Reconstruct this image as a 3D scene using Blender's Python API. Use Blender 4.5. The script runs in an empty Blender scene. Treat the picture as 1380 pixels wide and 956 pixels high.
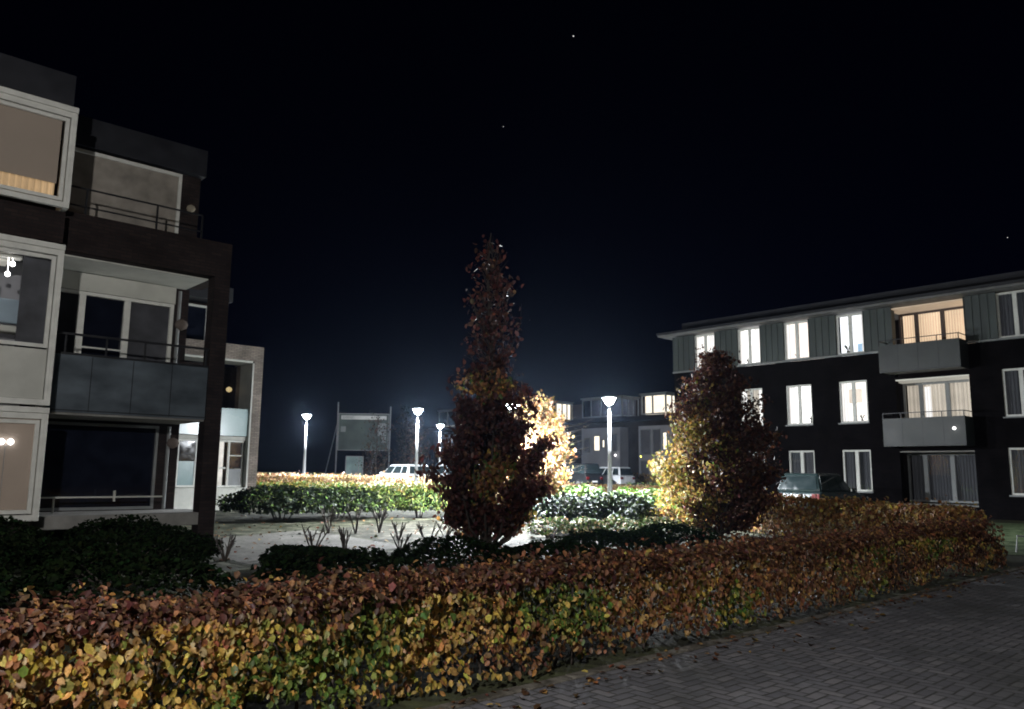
import bpy, math, random
import numpy as np
from mathutils import Vector, Matrix, noise
R = math.radians
sin, cos, pi = math.sin, math.cos, math.pi
scene = bpy.context.scene
COL = scene.collection
ANG = R(47.5)
A = (sin(ANG), cos(ANG))          # first street axis
B = (-cos(ANG), sin(ANG))         # second, square to it
rng = np.random.default_rng(7)
random.seed(7)

def gz(x, y):
    t = min(1, max(0, (y-22)/28.0))
    return 0.5*t*t*(3-2*t)

# ------------------------------------------------------------------ materials
def newmat(name):
    m = bpy.data.materials.new(name); m.use_nodes = True
    nt = m.node_tree; nt.nodes.clear()
    out = nt.nodes.new('ShaderNodeOutputMaterial')
    return m, nt, out
def N(nt, t, **kw):
    n = nt.nodes.new(t)
    for k, v in kw.items(): setattr(n, k, v)
    return n
def mathn(nt, op, a, b=None, c=None):
    n = nt.nodes.new('ShaderNodeMath'); n.operation = op
    for i, v in enumerate((a, b, c)):
        if v is None: continue
        if isinstance(v, (int, float)): n.inputs[i].default_value = v
        else: nt.links.new(v, n.inputs[i])
    return n.outputs[0]
def ramp(nt, fac, stops):
    n = nt.nodes.new('ShaderNodeValToRGB'); e = n.color_ramp.elements
    while len(e) < len(stops): e.new(.5)
    for i, (p, c) in enumerate(stops):
        e[i].position = p; e[i].color = (*c, 1)
    nt.links.new(fac, n.inputs[0]); return n.outputs[0]
def pmat(name, col, rough=.6, metal=0, var=.25, scale=3, bump=.0, bscale=40, spec=.5, stretch=(1, 1, 1)):
    """principled with two scales of mottling and an optional bump"""
    m, nt, out = newmat(name)
    p = N(nt, 'ShaderNodeBsdfPrincipled')
    tc = N(nt, 'ShaderNodeTexCoord'); mp = N(nt, 'ShaderNodeMapping'); mp.inputs[3].default_value = stretch
    nt.links.new(tc.outputs['Object'], mp.inputs[0])
    n1 = N(nt, 'ShaderNodeTexNoise'); n1.inputs['Scale'].default_value = scale; n1.inputs['Detail'].default_value = 6
    nt.links.new(mp.outputs[0], n1.inputs['Vector'])
    lo = [c*(1-var) for c in col]; hi = [min(1, c*(1+var)) for c in col]
    nt.links.new(ramp(nt, n1.outputs[0], [(.3, lo), (.7, hi)]), p.inputs['Base Color'])
    nt.links.new(mathn(nt, 'MULTIPLY_ADD', n1.outputs[0], .25, rough-.12), p.inputs['Roughness'])
    p.inputs['Metallic'].default_value = metal
    p.inputs['Specular IOR Level'].default_value = spec
    if bump:
        n2 = N(nt, 'ShaderNodeTexNoise'); n2.inputs['Scale'].default_value = bscale; n2.inputs['Detail'].default_value = 4
        nt.links.new(tc.outputs['Object'], n2.inputs['Vector'])
        b = N(nt, 'ShaderNodeBump'); b.inputs['Strength'].default_value = bump; b.inputs['Distance'].default_value = .02
        nt.links.new(n2.outputs[0], b.inputs['Height']); nt.links.new(b.outputs[0], p.inputs['Normal'])
    nt.links.new(p.outputs[0], out.inputs[0]); return m
def brickmat(name, c1, c2, mortar, axis='x', rough=.85):
    m, nt, out = newmat(name)
    tc = N(nt, 'ShaderNodeTexCoord'); sx = N(nt, 'ShaderNodeSeparateXYZ'); cx = N(nt, 'ShaderNodeCombineXYZ')
    nt.links.new(tc.outputs['Object'], sx.inputs[0])
    s = mathn(nt, 'ADD', sx.outputs[0], sx.outputs[1])
    nt.links.new(s, cx.inputs[0]); nt.links.new(sx.outputs[2], cx.inputs[1])
    br = N(nt, 'ShaderNodeTexBrick'); br.inputs['Scale'].default_value = 1
    br.inputs['Brick Width'].default_value = .22; br.inputs['Row Height'].default_value = .065
    br.inputs['Mortar Size'].default_value = .008
    br.inputs['Color1'].default_value = (*c1, 1); br.inputs['Color2'].default_value = (*c2, 1); br.inputs['Mortar'].default_value = (*mortar, 1)
    nt.links.new(cx.outputs[0], br.inputs['Vector'])
    n1 = N(nt, 'ShaderNodeTexNoise'); n1.inputs['Scale'].default_value = 1.3; n1.inputs['Detail'].default_value = 5
    nt.links.new(tc.outputs['Object'], n1.inputs['Vector'])
    mx = N(nt, 'ShaderNodeMixRGB', blend_type='MULTIPLY'); mx.inputs[0].default_value = 1
    nt.links.new(br.outputs[0], mx.inputs[1]); nt.links.new(ramp(nt, n1.outputs[0], [(.3, (.6,)*3), (.7, (1.25,)*3)]), mx.inputs[2])
    p = N(nt, 'ShaderNodeBsdfPrincipled'); p.inputs['Roughness'].default_value = rough
    p.inputs['Specular IOR Level'].default_value = .08
    nt.links.new(mx.outputs[0], p.inputs['Base Color'])
    b = N(nt, 'ShaderNodeBump'); b.inputs['Strength'].default_value = .5; b.inputs['Distance'].default_value = .01
    nt.links.new(br.outputs['Fac'], b.inputs['Height']); b.invert = True
    nt.links.new(b.outputs[0], p.inputs['Normal'])
    nt.links.new(p.outputs[0], out.inputs[0]); return m
def emit(name, col, s, var=0., scale=2, stripes=0):
    m, nt, out = newmat(name)
    e = N(nt, 'ShaderNodeEmission'); e.inputs[0].default_value = (*col, 1); e.inputs[1].default_value = s
    if var or stripes:
        tc = N(nt, 'ShaderNodeTexCoord')
        n1 = N(nt, 'ShaderNodeTexNoise'); n1.inputs['Scale'].default_value = scale; n1.inputs['Detail'].default_value = 5
        nt.links.new(tc.outputs['Object'], n1.inputs['Vector'])
        f = mathn(nt, 'MULTIPLY_ADD', n1.outputs[0], 2*var*s, s*(1-var))
        if stripes:
            sx = N(nt, 'ShaderNodeSeparateXYZ'); nt.links.new(tc.outputs['Object'], sx.inputs[0])
            w = mathn(nt, 'SINE', mathn(nt, 'MULTIPLY', mathn(nt, 'ADD', sx.outputs[0], mathn(nt, 'MULTIPLY', sx.outputs[1], 1.0)), stripes))
            f = mathn(nt, 'MULTIPLY', f, mathn(nt, 'MULTIPLY_ADD', w, .22, .8))
        nt.links.new(f, e.inputs[1])
    nt.links.new(e.outputs[0], out.inputs[0]); return m
def glowmat(name, base, col, s, var=.3, scale=3, stripes=0):
    """diffuse plus emission that stands in for lamplight on or through the surface"""
    m = emit(name, col, s, var, scale, stripes); nt = m.node_tree
    out = [n for n in nt.nodes if n.type == 'OUTPUT_MATERIAL'][0]; e = [n for n in nt.nodes if n.type == 'EMISSION'][0]
    d = N(nt, 'ShaderNodeBsdfDiffuse'); d.inputs[0].default_value = (*base, 1)
    a = N(nt, 'ShaderNodeAddShader'); nt.links.new(e.outputs[0], a.inputs[0]); nt.links.new(d.outputs[0], a.inputs[1])
    nt.links.new(a.outputs[0], out.inputs[0]); return m
def glassmat(name, tint=(1, 1, 1), ior=1.5, rough=.015):
    m, nt, out = newmat(name)
    f = N(nt, 'ShaderNodeFresnel'); f.inputs[0].default_value = ior
    t = N(nt, 'ShaderNodeBsdfTransparent'); t.inputs[0].default_value = (*tint, 1)
    g = N(nt, 'ShaderNodeBsdfGlossy'); g.inputs['Roughness'].default_value = rough
    mx = N(nt, 'ShaderNodeMixShader')
    nt.links.new(f.outputs[0], mx.inputs[0]); nt.links.new(t.outputs[0], mx.inputs[1]); nt.links.new(g.outputs[0], mx.inputs[2])
    nt.links.new(mx.outputs[0], out.inputs[0]); return m
def leafmat(name, trans=.3, rough=.5, spec=.35):
    m, nt, out = newmat(name)
    at = N(nt, 'ShaderNodeAttribute'); at.attribute_name = 'leafcol'
    tc = N(nt, 'ShaderNodeTexCoord')
    n1 = N(nt, 'ShaderNodeTexNoise'); n1.inputs['Scale'].default_value = 60; n1.inputs['Detail'].default_value = 2
    nt.links.new(tc.outputs['Object'], n1.inputs['Vector'])
    mx = N(nt, 'ShaderNodeMixRGB', blend_type='MULTIPLY'); mx.inputs[0].default_value = 1
    nt.links.new(at.outputs[0], mx.inputs[1]); nt.links.new(ramp(nt, n1.outputs[0], [(.35, (.7,)*3), (.65, (1.15,)*3)]), mx.inputs[2])
    p = N(nt, 'ShaderNodeBsdfPrincipled'); p.inputs['Roughness'].default_value = rough; p.inputs['Specular IOR Level'].default_value = spec
    nt.links.new(mx.outputs[0], p.inputs['Base Color'])
    t = N(nt, 'ShaderNodeBsdfTranslucent'); nt.links.new(mx.outputs[0], t.inputs[0])
    ms = N(nt, 'ShaderNodeMixShader'); ms.inputs[0].default_value = trans
    nt.links.new(p.outputs[0], ms.inputs[1]); nt.links.new(t.outputs[0], ms.inputs[2])
    nt.links.new(ms.outputs[0], out.inputs[0]); return m

M = {}
M['leaf'] = leafmat('beech leaf', .42)
M['dull'] = leafmat('dull evergreen leaf', .05, .9, .0)
M['laurel'] = leafmat('laurel leaf', .15, .5, .25)
M['bark'] = pmat('bark', (.035, .027, .022), .9, var=.4, scale=12, bump=.5, stretch=(1, 1, .2))
M['palebark'] = pmat('pale bark', (.25, .22, .18), .9, var=.3, scale=12)
M['brick'] = brickmat('dark brown brick', (.022, .016, .016), (.034, .024, .022), (.018, .017, .017))
M['rbrick'] = brickmat('near black brick', (.004, .0034, .0045), (.007, .0055, .0065), (.004, .004, .0045), rough=.95)
M['pbrick'] = brickmat('portal brick', (.24, .20, .17), (.33, .28, .24), (.13, .12, .11))
M['fbrick'] = brickmat('far brick', (.035, .03, .03), (.05, .042, .04), (.04, .038, .038))
M['white'] = pmat('white frame paint', (.66, .66, .61), .45, var=.1, scale=6)
M['whitepanel'] = pmat('off white panel', (.50, .50, .45), .55, var=.12, scale=2.5, bump=.05)
M['zinc'] = pmat('dark zinc fascia', (.014, .015, .020), .5, metal=.0, var=.2, scale=3)
M['eave'] = pmat('grey eaves board', (.16, .16, .16), .8)  # one mid grey over the whole eaves
M['cladding'] = pmat('grey green cladding', (.044, .054, .053), .6, var=.3, scale=2, stretch=(1, 1, .25))
M['soffit'] = pmat('pale soffit', (.6, .6, .57), .7, var=.08)
M['darkmetal'] = pmat('dark railing metal', (.02, .021, .024), .45, metal=.4, var=.2)
M['brownframe'] = pmat('dark brown frame', (.06, .04, .035), .5, var=.2)
M['greyframe'] = pmat('grey frame', (.20, .21, .21), .5, var=.15)
M['balcony'] = pmat('blue grey balcony panel', (.075, .092, .108), .35, var=.45, scale=1.4, stretch=(1, 1, 2))
M['balcony2'] = pmat('grey green balcony panel', (.032, .036, .036), .5, var=.4, scale=1.3)
M['frost'] = pmat('frosted green glass', (.22, .33, .33), .25, var=.12, scale=1)
M['concrete'] = pmat('concrete', (.22, .215, .20), .85, var=.25, scale=3, bump=.2)
M['greyclad'] = pmat('pale grey render', (.32, .32, .34), .8, var=.15, scale=.7)
M['blind'] = pmat('grey taupe screen blind', (.27, .245, .21), .9, var=.28, scale=3, bump=.05)
M['blind_warm'] = glowmat('rose beige screen blind', (.29, .25, .21), (.8, .6, .45), .030, .5, 2)
M['blind_dark'] = pmat('charcoal screen blind', (.07, .072, .08), .9, var=.35, scale=3)
M['glass'] = glassmat('clear glass')
M['darkglass'] = pmat('dark window glass', (.008, .010, .018), .08, var=.3, spec=.6)
M['room_white'] = emit('lit room cool white', (1, .97, .95), 2.8, .3, 1.6)
M['room_cool'] = emit('lit room bluish white', (.92, .95, 1), 1.7, .3, 1.8)
M['room_warm'] = emit('lit room warm', (1, .80, .58), .75, .35, 1.4)
M['room_dim'] = emit('dim room', (.55, .6, .68), .035, .8, 1.5)
M['curt_white'] = glowmat('white curtain', (.6, .6, .6), (1, .96, .92), 1.0, .25, 3, 55)
M['curt_cream'] = glowmat('cream curtain', (.5, .46, .4), (1, .90, .76), .42, .35, 2, 40)
M['curt_orange'] = glowmat('amber vertical blind', (.5, .38, .28), (1, .76, .52), .85, .18, 2, 62)
M['curt_grey'] = glowmat('grey net curtain', (.09, .095, .105), (.6, .62, .7), .018, .5, 2, 40)
M['ceil_warm'] = glowmat('warm lit ceiling', (.5, .42, .35), (1, .74, .50), .28, .3, 2)
M['ceil_white'] = glowmat('white lit ceiling', (.6, .6, .55), (1, .95, .82), .26, .3, 2)
M['bulb'] = emit('glowing bulb', (1, .97, .95), 9)
M['tyre'] = pmat('tyre rubber', (.015, .015, .015), .9)
M['rim'] = pmat('wheel rim', (.35, .35, .36), .35, metal=.8)
M['carblack'] = pmat('black car paint', (.012, .013, .014), .22, var=.1, spec=.6)
M['carwhite'] = pmat('white car paint', (.72, .74, .76), .25, var=.04, spec=.6)
M['carteal'] = pmat('dark teal car paint', (.022, .036, .037), .22, var=.1, spec=.7)
M['carglass'] = pmat('car window glass', (.02, .03, .032), .06, var=.1, spec=.8)
M['redlens'] = pmat('red lens', (.12, .006, .006), .3)
M['clearlens'] = pmat('clear lens', (.6, .62, .65), .15)
M['pole'] = pmat('galvanised pole', (.28, .285, .29), .5, metal=.2, var=.15, scale=5)
M['signboard'] = pmat('dark sign board', (.06, .085, .075), .5, var=.5, scale=.8)
M['signpale'] = pmat('pale sign print', (.7, .7, .68), .6, var=.15)
M['signgrey'] = pmat('grey sign print', (.3, .32, .32), .6, var=.2)
M['cabinet'] = pmat('pale green panel', (.22, .32, .31), .4, var=.3, scale=1.5)
M['pot'] = pmat('dark pot', (.05, .04, .04), .7)
M['plantblack'] = pmat('house plant leaf', (.02, .035, .015), .6)
M['fabricblue'] = pmat('pale blue upholstery', (.30, .38, .44), .8, var=.15)

def diffuser_mat():
    m, nt, out = newmat('glowing lamp diffuser')
    e = N(nt, 'ShaderNodeEmission'); e.inputs[0].default_value = (.93, .96, 1, 1); e.inputs[1].default_value = 260
    t = N(nt, 'ShaderNodeBsdfTransparent'); mx = N(nt, 'ShaderNodeMixShader'); mx.inputs[0].default_value = .10
    nt.links.new(t.outputs[0], mx.inputs[1]); nt.links.new(e.outputs[0], mx.inputs[2]); nt.links.new(mx.outputs[0], out.inputs[0])
    return m
M['diffuser'] = diffuser_mat()

def pavermat():
    """herringbone clinker bricks laid along the two street axes"""
    m, nt, out = newmat('herringbone paving bricks')
    tc = N(nt, 'ShaderNodeTexCoord'); mp = N(nt, 'ShaderNodeMapping')
    mp.inputs['Rotation'].default_value = (0, 0, -(pi/2-ANG)); s = 1/.10
    mp.inputs['Scale'].default_value = (s, s, s)
    # wobble so the courses are not ruled
    nz = N(nt, 'ShaderNodeTexNoise'); nz.inputs['Scale'].default_value = 1.1; nz.inputs['Detail'].default_value = 3
    nt.links.new(tc.outputs['Object'], nz.inputs['Vector'])
    va = N(nt, 'ShaderNodeVectorMath', operation='MULTIPLY_ADD'); va.inputs[1].default_value = (.06, .06, 0)
    nt.links.new(nz.outputs['Color'], va.inputs[0]); nt.links.new(tc.outputs['Object'], va.inputs[2])
    nt.links.new(va.outputs[0], mp.inputs[0])
    sx = N(nt, 'ShaderNodeSeparateXYZ'); nt.links.new(mp.outputs[0], sx.inputs[0])
    X, Y = sx.outputs[0], sx.outputs[1]
    ix, iy = mathn(nt, 'FLOOR', X), mathn(nt, 'FLOOR', Y)
    fx, fy = mathn(nt, 'SUBTRACT', X, ix), mathn(nt, 'SUBTRACT', Y, iy)
    k = mathn(nt, 'FLOORED_MODULO', mathn(nt, 'SUBTRACT', ix, iy), 4)
    def eq(v): return mathn(nt, 'COMPARE', k, v, .1)
    e0, e1, e2, e3 = eq(0), eq(1), eq(2), eq(3)
    l = mathn(nt, 'MULTIPLY_ADD', e1, 10, fx); r = mathn(nt, 'MULTIPLY_ADD', e0, 10, mathn(nt, 'SUBTRACT', 1, fx))
    b = mathn(nt, 'MULTIPLY_ADD', e2, 10, fy); t = mathn(nt, 'MULTIPLY_ADD', e3, 10, mathn(nt, 'SUBTRACT', 1, fy))
    d = mathn(nt, 'MINIMUM', mathn(nt, 'MINIMUM', l, r), mathn(nt, 'MINIMUM', b, t))
    cx = N(nt, 'ShaderNodeCombineXYZ')
    nt.links.new(mathn(nt, 'SUBTRACT', ix, e1), cx.inputs[0]); nt.links.new(mathn(nt, 'SUBTRACT', iy, e2), cx.inputs[1])
    wn = N(nt, 'ShaderNodeTexWhiteNoise', noise_dimensions='2D'); nt.links.new(cx.outputs[0], wn.inputs['Vector'])
    face = mathn(nt, 'SMOOTHSTEP', d, .03, .11) if False else None
    mr = N(nt, 'ShaderNodeMapRange', interpolation_type='SMOOTHSTEP'); mr.inputs[1].default_value = .03; mr.inputs[2].default_value = .13
    nt.links.new(d, mr.inputs[0]); face = mr.outputs[0]
    colb = ramp(nt, wn.outputs[0], [(0, (.10, .10, .112)), (.4, (.125, .125, .138)), (.75, (.142, .14, .152)), (1, (.17, .166, .175))])
    n2 = N(nt, 'ShaderNodeTexNoise'); n2.inputs['Scale'].default_value = .55; n2.inputs['Detail'].default_value = 7; n2.inputs['Roughness'].default_value = .65
    nt.links.new(tc.outputs['Object'], n2.inputs['Vector'])
    mxa = N(nt, 'ShaderNodeMixRGB', blend_type='MULTIPLY'); mxa.inputs[0].default_value = 1
    nt.links.new(colb, mxa.inputs[1]); nt.links.new(ramp(nt, n2.outputs[0], [(.3, (.5, .52, .48)), (.5, (.9, .9, .9)), (.72, (1.3, 1.28, 1.28))]), mxa.inputs[2])
    mxb = N(nt, 'ShaderNodeMixRGB'); nt.links.new(face, mxb.inputs[0]); mxb.inputs[1].default_value = (.05, .05, .048, 1); nt.links.new(mxa.outputs[0], mxb.inputs[2])
    p = N(nt, 'ShaderNodeBsdfPrincipled'); nt.links.new(mxb.outputs[0], p.inputs['Base Color'])
    p.inputs['Roughness'].default_value = .72; p.inputs['Specular IOR Level'].default_value = .35
    n3 = N(nt, 'ShaderNodeTexNoise'); n3.inputs['Scale'].default_value = 90; nt.links.new(tc.outputs['Object'], n3.inputs['Vector'])
    h = mathn(nt, 'ADD', mathn(nt, 'MULTIPLY_ADD', wn.outputs[0], .25, face), mathn(nt, 'MULTIPLY', n3.outputs[0], .25))
    bp = N(nt, 'ShaderNodeBump'); bp.inputs['Strength'].default_value = .9; bp.inputs['Distance'].default_value = .008
    nt.links.new(h, bp.inputs['Height']); nt.links.new(bp.outputs[0], p.inputs['Normal'])
    nt.links.new(p.outputs[0], out.inputs[0]); return m
def groundmat(name, c1, c2, c3, scale=1.2, rough=.95):
    m, nt, out = newmat(name)
    tc = N(nt, 'ShaderNodeTexCoord')
    n1 = N(nt, 'ShaderNodeTexNoise'); n1.inputs['Scale'].default_value = scale; n1.inputs['Detail'].default_value = 10; n1.inputs['Roughness'].default_value = .7
    nt.links.new(tc.outputs['Object'], n1.inputs['Vector'])
    p = N(nt, 'ShaderNodeBsdfPrincipled'); p.inputs['Roughness'].default_value = rough; p.inputs['Specular IOR Level'].default_value = .15
    nt.links.new(ramp(nt, n1.outputs[0], [(.40, c1), (.5, c2), (.60, c3)]), p.inputs['Base Color'])
    n2 = N(nt, 'ShaderNodeTexNoise'); n2.inputs['Scale'].default_value = 9; n2.inputs['Detail'].default_value = 10
    nt.links.new(tc.outputs['Object'], n2.inputs['Vector'])
    b = N(nt, 'ShaderNodeBump'); b.inputs['Strength'].default_value = .8; b.inputs['Distance'].default_value = .05
    nt.links.new(n2.outputs[0], b.inputs['Height']); nt.links.new(b.outputs[0], p.inputs['Normal'])
    nt.links.new(p.outputs[0], out.inputs[0]); return m
M['paving'] = pavermat()
M['kerb'] = groundmat('dirty kerb concrete', (.05, .045, .035), (.10, .09, .075), (.14, .13, .11), 3)
M['ground'] = groundmat('dark soil and grass', (.012, .012, .009), (.03, .032, .018), (.05, .055, .025))
M['sand'] = groundmat('sandy garden soil', (.010, .011, .007), (.024, .024, .016), (.10, .092, .075), 2.2)
M['soil'] = groundmat('damp dark soil', (.010, .012, .006), (.03, .032, .018), (.10, .10, .07), 1.6)
M['path'] = groundmat('pale path paving', (.08, .076, .068), (.10, .096, .086), (.125, .12, .108), 1.4)
M['asphalt'] = groundmat('car park asphalt', (.04, .04, .042), (.055, .055, .057), (.07, .07, .07), 2)
M['lawn'] = groundmat('lit lawn', (.03, .05, .02), (.07, .10, .045), (.12, .15, .08), 2.5)

# ------------------------------------------------------------------ objects
def tag(o, label=None, cat=None, group=None, kind=None):
    if label: o['label'] = label
    if cat: o['category'] = cat
    if group: o['group'] = group
    if kind: o['kind'] = kind
    return o
def empty(name, loc=(0, 0, 0), rz=0, label=None, cat=None, group=None):
    o = bpy.data.objects.new(name, None); COL.objects.link(o)
    o.location = loc; o.rotation_euler = (0, 0, rz); o.empty_display_size = .3
    return tag(o, label, cat, group)
class MB:
    def __init__(s): s.v = []; s.f = []
    def box(s, x0, x1, y0, y1, z0, z1):
        x0, x1 = sorted((x0, x1)); y0, y1 = sorted((y0, y1)); z0, z1 = sorted((z0, z1))
        b = len(s.v)
        s.v += [(x, y, z) for z in (z0, z1) for y in (y0, y1) for x in (x0, x1)]
        s.f += [tuple(b+i for i in q) for q in ((0, 2, 3, 1), (4, 5, 7, 6), (0, 1, 5, 4), (2, 6, 7, 3), (0, 4, 6, 2), (1, 3, 7, 5))]
        return s
    def frame(s, x0, x1, y0, y1, z0, z1, t, mull=(), trans=(), mt=None):
        """window frame in the x-z plane: jambs full height, rails between"""
        mt = mt or t
        s.box(x0, x0+t, y0, y1, z0, z1); s.box(x1-t, x1, y0, y1, z0, z1)
        s.box(x0+t, x1-t, y0, y1, z0, z0+t); s.box(x0+t, x1-t, y0, y1, z1-t, z1)
        for m in mull: s.box(m-mt/2, m+mt/2, y0+.004, y1-.004, z0+t, z1-t)
        for z in trans:
            xs = [x0+t]+sorted(mull)+[x1-t]
            for a, b in zip(xs[:-1], xs[1:]):
                s.box(a+(mt/2 if a in mull else 0), b-(mt/2 if b in mull else 0), y0+.006, y1-.006, z-t/2, z+t/2)
        return s
    def tube(s, pts, rad, n=6):
        pts = [Vector(p) for p in pts]; base = len(s.v); k = len(pts)
        if isinstance(rad, (int, float)): rad = [rad]*k
        ref = Vector((.31, .95, .05))
        for i, p in enumerate(pts):
            d = (pts[min(i+1, k-1)]-pts[max(i-1, 0)])
            d = d.normalized() if d.length > 1e-9 else Vector((0, 0, 1))
            r = ref if abs(d.dot(ref)) < .9 else Vector((1, 0, 0))
            u = d.cross(r).normalized(); w = d.cross(u)
            for j in range(n):
                a = 2*pi*j/n; q = p+(u*cos(a)+w*sin(a))*rad[i]
                s.v.append(tuple(q))
        for i in range(k-1):
            for j in range(n):
                a = base+i*n+j; b = base+i*n+(j+1) % n
                s.f.append((a, b, b+n, a+n))
        s.f.append(tuple(base+j for j in range(n))[::-1]); s.f.append(tuple(base+(k-1)*n+j for j in range(n)))
        return s
    def lathe(s, prof, c=(0, 0, 0), n=20):
        base = len(s.v)
        for r, z in prof:
            for j in range(n):
                a = 2*pi*j/n; s.v.append((c[0]+r*cos(a), c[1]+r*sin(a), c[2]+z))
        for i in range(len(prof)-1):
            for j in range(n):
                a = base+i*n+j; b = base+i*n+(j+1) % n
                s.f.append((a, b, b+n, a+n))
        s.f.append(tuple(base+j for j in range(n))[::-1]); s.f.append(tuple(base+(len(prof)-1)*n+j for j in range(n)))
        return s
    def prism(s, poly, y0, y1):          # polygon in x-z extruded in y
        b = len(s.v); n = len(poly)
        s.v += [(x, y0, z) for x, z in poly]+[(x, y1, z) for x, z in poly]
        s.f.append(tuple(range(b, b+n))); s.f.append(tuple(range(b+n, b+2*n))[::-1])
        for i in range(n):
            j = (i+1) % n; s.f.append((b+j, b+i, b+n+i, b+n+j))
        return s
    def sheet(s, fn, nu, nv):
        b = len(s.v)
        for j in range(nv+1):
            for i in range(nu+1): s.v.append(fn(i/nu, j/nv))
        for j in range(nv):
            for i in range(nu):
                a = b+j*(nu+1)+i; s.f.append((a, a+1, a+nu+2, a+nu+1))
        return s
    def poly(s, pts):
        b = len(s.v); s.v += pts; s.f.append(tuple(range(b, b+len(pts)))); return s
    def curtain(s, x0, x1, y, z0, z1, amp=.03, wl=.12):
        n = max(8, int(abs(x1-x0)/.02))
        return s.sheet(lambda u, v: (x0+(x1-x0)*u, y+amp*sin(2*pi*u*(x1-x0)/wl)*(1-.2*v), z0+(z1-z0)*v), n, 2)
    def build(s, name, mat, parent=None, smooth=False, bevel=0, label=None):
        me = bpy.data.meshes.new(name); me.from_pydata(s.v, [], s.f); me.update()
        me.materials.append(mat)
        if smooth: me.polygons.foreach_set('use_smooth', [True]*len(me.polygons))
        o = bpy.data.objects.new(name, me); COL.objects.link(o)
        if parent: o.parent = parent
        if bevel:
            md = o.modifiers.new('bevel', 'BEVEL'); md.width = bevel; md.segments = 2; md.limit_method = 'ANGLE'
        if label: o['label'] = label
        return o
def copy_tree(o, parent=None):
    c = o.copy(); COL.objects.link(c); c.parent = parent
    for ch in list(o.children): copy_tree(ch, c)
    return c

def leaves(name, P, size, Cl, mat, parent=None, nrm=None, nspread=.7, droop=.5, aspect=.62, seed=1):
    """one mesh of folded six-point leaves; P centres, Cl colours, nrm preferred facing"""
    r = np.random.default_rng(seed); n = len(P)
    P = np.asarray(P, float)
    nn = r.normal(size=(n, 3))
    nn /= np.linalg.norm(nn, axis=1, keepdims=True)
    if nrm is not None: nn = nrm+nn*nspread
    nn /= np.linalg.norm(nn, axis=1, keepdims=True)
    t = r.normal(size=(n, 3))*(.8)+np.array([0, 0, -droop*2])
    t -= nn*(t*nn).sum(1, keepdims=True); t /= np.linalg.norm(t, axis=1, keepdims=True)+1e-9
    w = np.cross(nn, t)
    L = (size*(.5+.95*r.random(n)**1.2))[:, None]
    W = L*aspect*(.8+.4*r.random((n, 1)))*.5
    fold = W*(.25+.35*r.random((n, 1))); curl = L*(r.random((n, 1))-.4)*.25
    b = P-t*L*.5; tip = P+t*L*.5-nn*curl
    l1 = P-t*L*.18-w*W+nn*fold; l2 = P+t*L*.2-w*W*.85+nn*(fold-curl*.3)
    r1 = P-t*L*.18+w*W+nn*fold; r2 = P+t*L*.2+w*W*.85+nn*(fold-curl*.3)
    V = np.stack([b, l1, l2, tip, r2, r1], 1).reshape(-1, 3)
    me = bpy.data.meshes.new(name)
    me.vertices.add(6*n); me.vertices.foreach_set('co', V.ravel().astype(np.float32))
    idx = np.array([0, 1, 2, 3, 0, 3, 4, 5])[None]+6*np.arange(n)[:, None]
    me.loops.add(8*n); me.loops.foreach_set('vertex_index', idx.ravel().astype(np.int32))
    me.polygons.add(2*n); me.polygons.foreach_set('loop_start', np.arange(0, 8*n, 4, dtype=np.int32))
    me.update(calc_edges=True)
    at = me.attributes.new('leafcol', 'FLOAT_COLOR', 'POINT')
    Cc = np.concatenate([np.asarray(Cl), np.ones((n, 1))], 1)
    at.data.foreach_set('color', np.repeat(Cc, 6, axis=0).ravel().astype(np.float32))
    me.materials.append(mat)
    o = bpy.data.objects.new(name, me); COL.objects.link(o)
    if parent: o.parent = parent
    return o
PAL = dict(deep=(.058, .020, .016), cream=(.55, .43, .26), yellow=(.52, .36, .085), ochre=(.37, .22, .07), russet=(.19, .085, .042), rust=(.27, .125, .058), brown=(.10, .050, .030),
           green=(.085, .13, .028), lime=(.20, .22, .045), pale=(.46, .33, .16), dark=(.010, .017, .007), bright=(.085, .19, .03), plum=(.10, .035, .03))
def pick(keys, w, n, r):
    w = np.array(w, float); k = r.choice(len(keys), size=n, p=w/w.sum())
    c = np.array([PAL[q] for q in keys])[k]
    return c*(.7+.6*r.random((n, 1)))*(1+.12*r.normal(size=(n, 3))).clip(.6, 1.4)
def n3(x, y, z, s, o=0): return noise.noise(Vector((x*s+o, y*s-o, z*s+o*.5)))

# ------------------------------------------------------------------ setting
def ring(name, mat):
    mb = MB(); xs = [-420, -200, -100, -60, -40]+list(range(-30, 31, 3))+[40, 60, 100, 200, 420]
    ys = [-300, -100, -40, -20]+list(range(-10, 71, 3))+[80, 100, 160, 300, 520]
    nx, ny = len(xs)-1, len(ys)-1
    for y in ys:
        for x in xs: mb.v.append((x, y, gz(x, y)))
    for j in range(ny):
        for i in range(nx):
            a = j*(nx+1)+i; mb.f.append((a, a+1, a+nx+2, a+nx+1))
    o = mb.build(name, mat); o['kind'] = 'structure'; return o
ring('ground', M['ground'])
def patch(name, pts, mat, dz=.004, sub=10):
    """quad (four corners) draped on the ground"""
    p = [np.array(q, float) for q in pts]
    def fn(u, v):
        q = p[0]*(1-u)*(1-v)+p[1]*u*(1-v)+p[2]*u*v+p[3]*(1-u)*v
        return (q[0], q[1], gz(*q)+dz)
    o = MB().sheet(fn, sub, sub).build(name, mat); o['kind'] = 'structure'; return o
def hp(t, w):   # along the street hedge: t metres along A from (0.06, 6.2), w metres towards the garden (B)
    return (.06+A[0]*t+B[0]*w, 6.2+A[1]*t+B[1]*w)
patch('garden_soil', [(-15, 12), (7, 15), (7.5, 35), (-15, 35)], M['soil'], .006, 30)
patch('sand_bed', [(-5.3, 21.9), (-1.6, 16.6), (4.5, 19), (-1, 29)], M['sand'], .010, 20)
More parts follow.
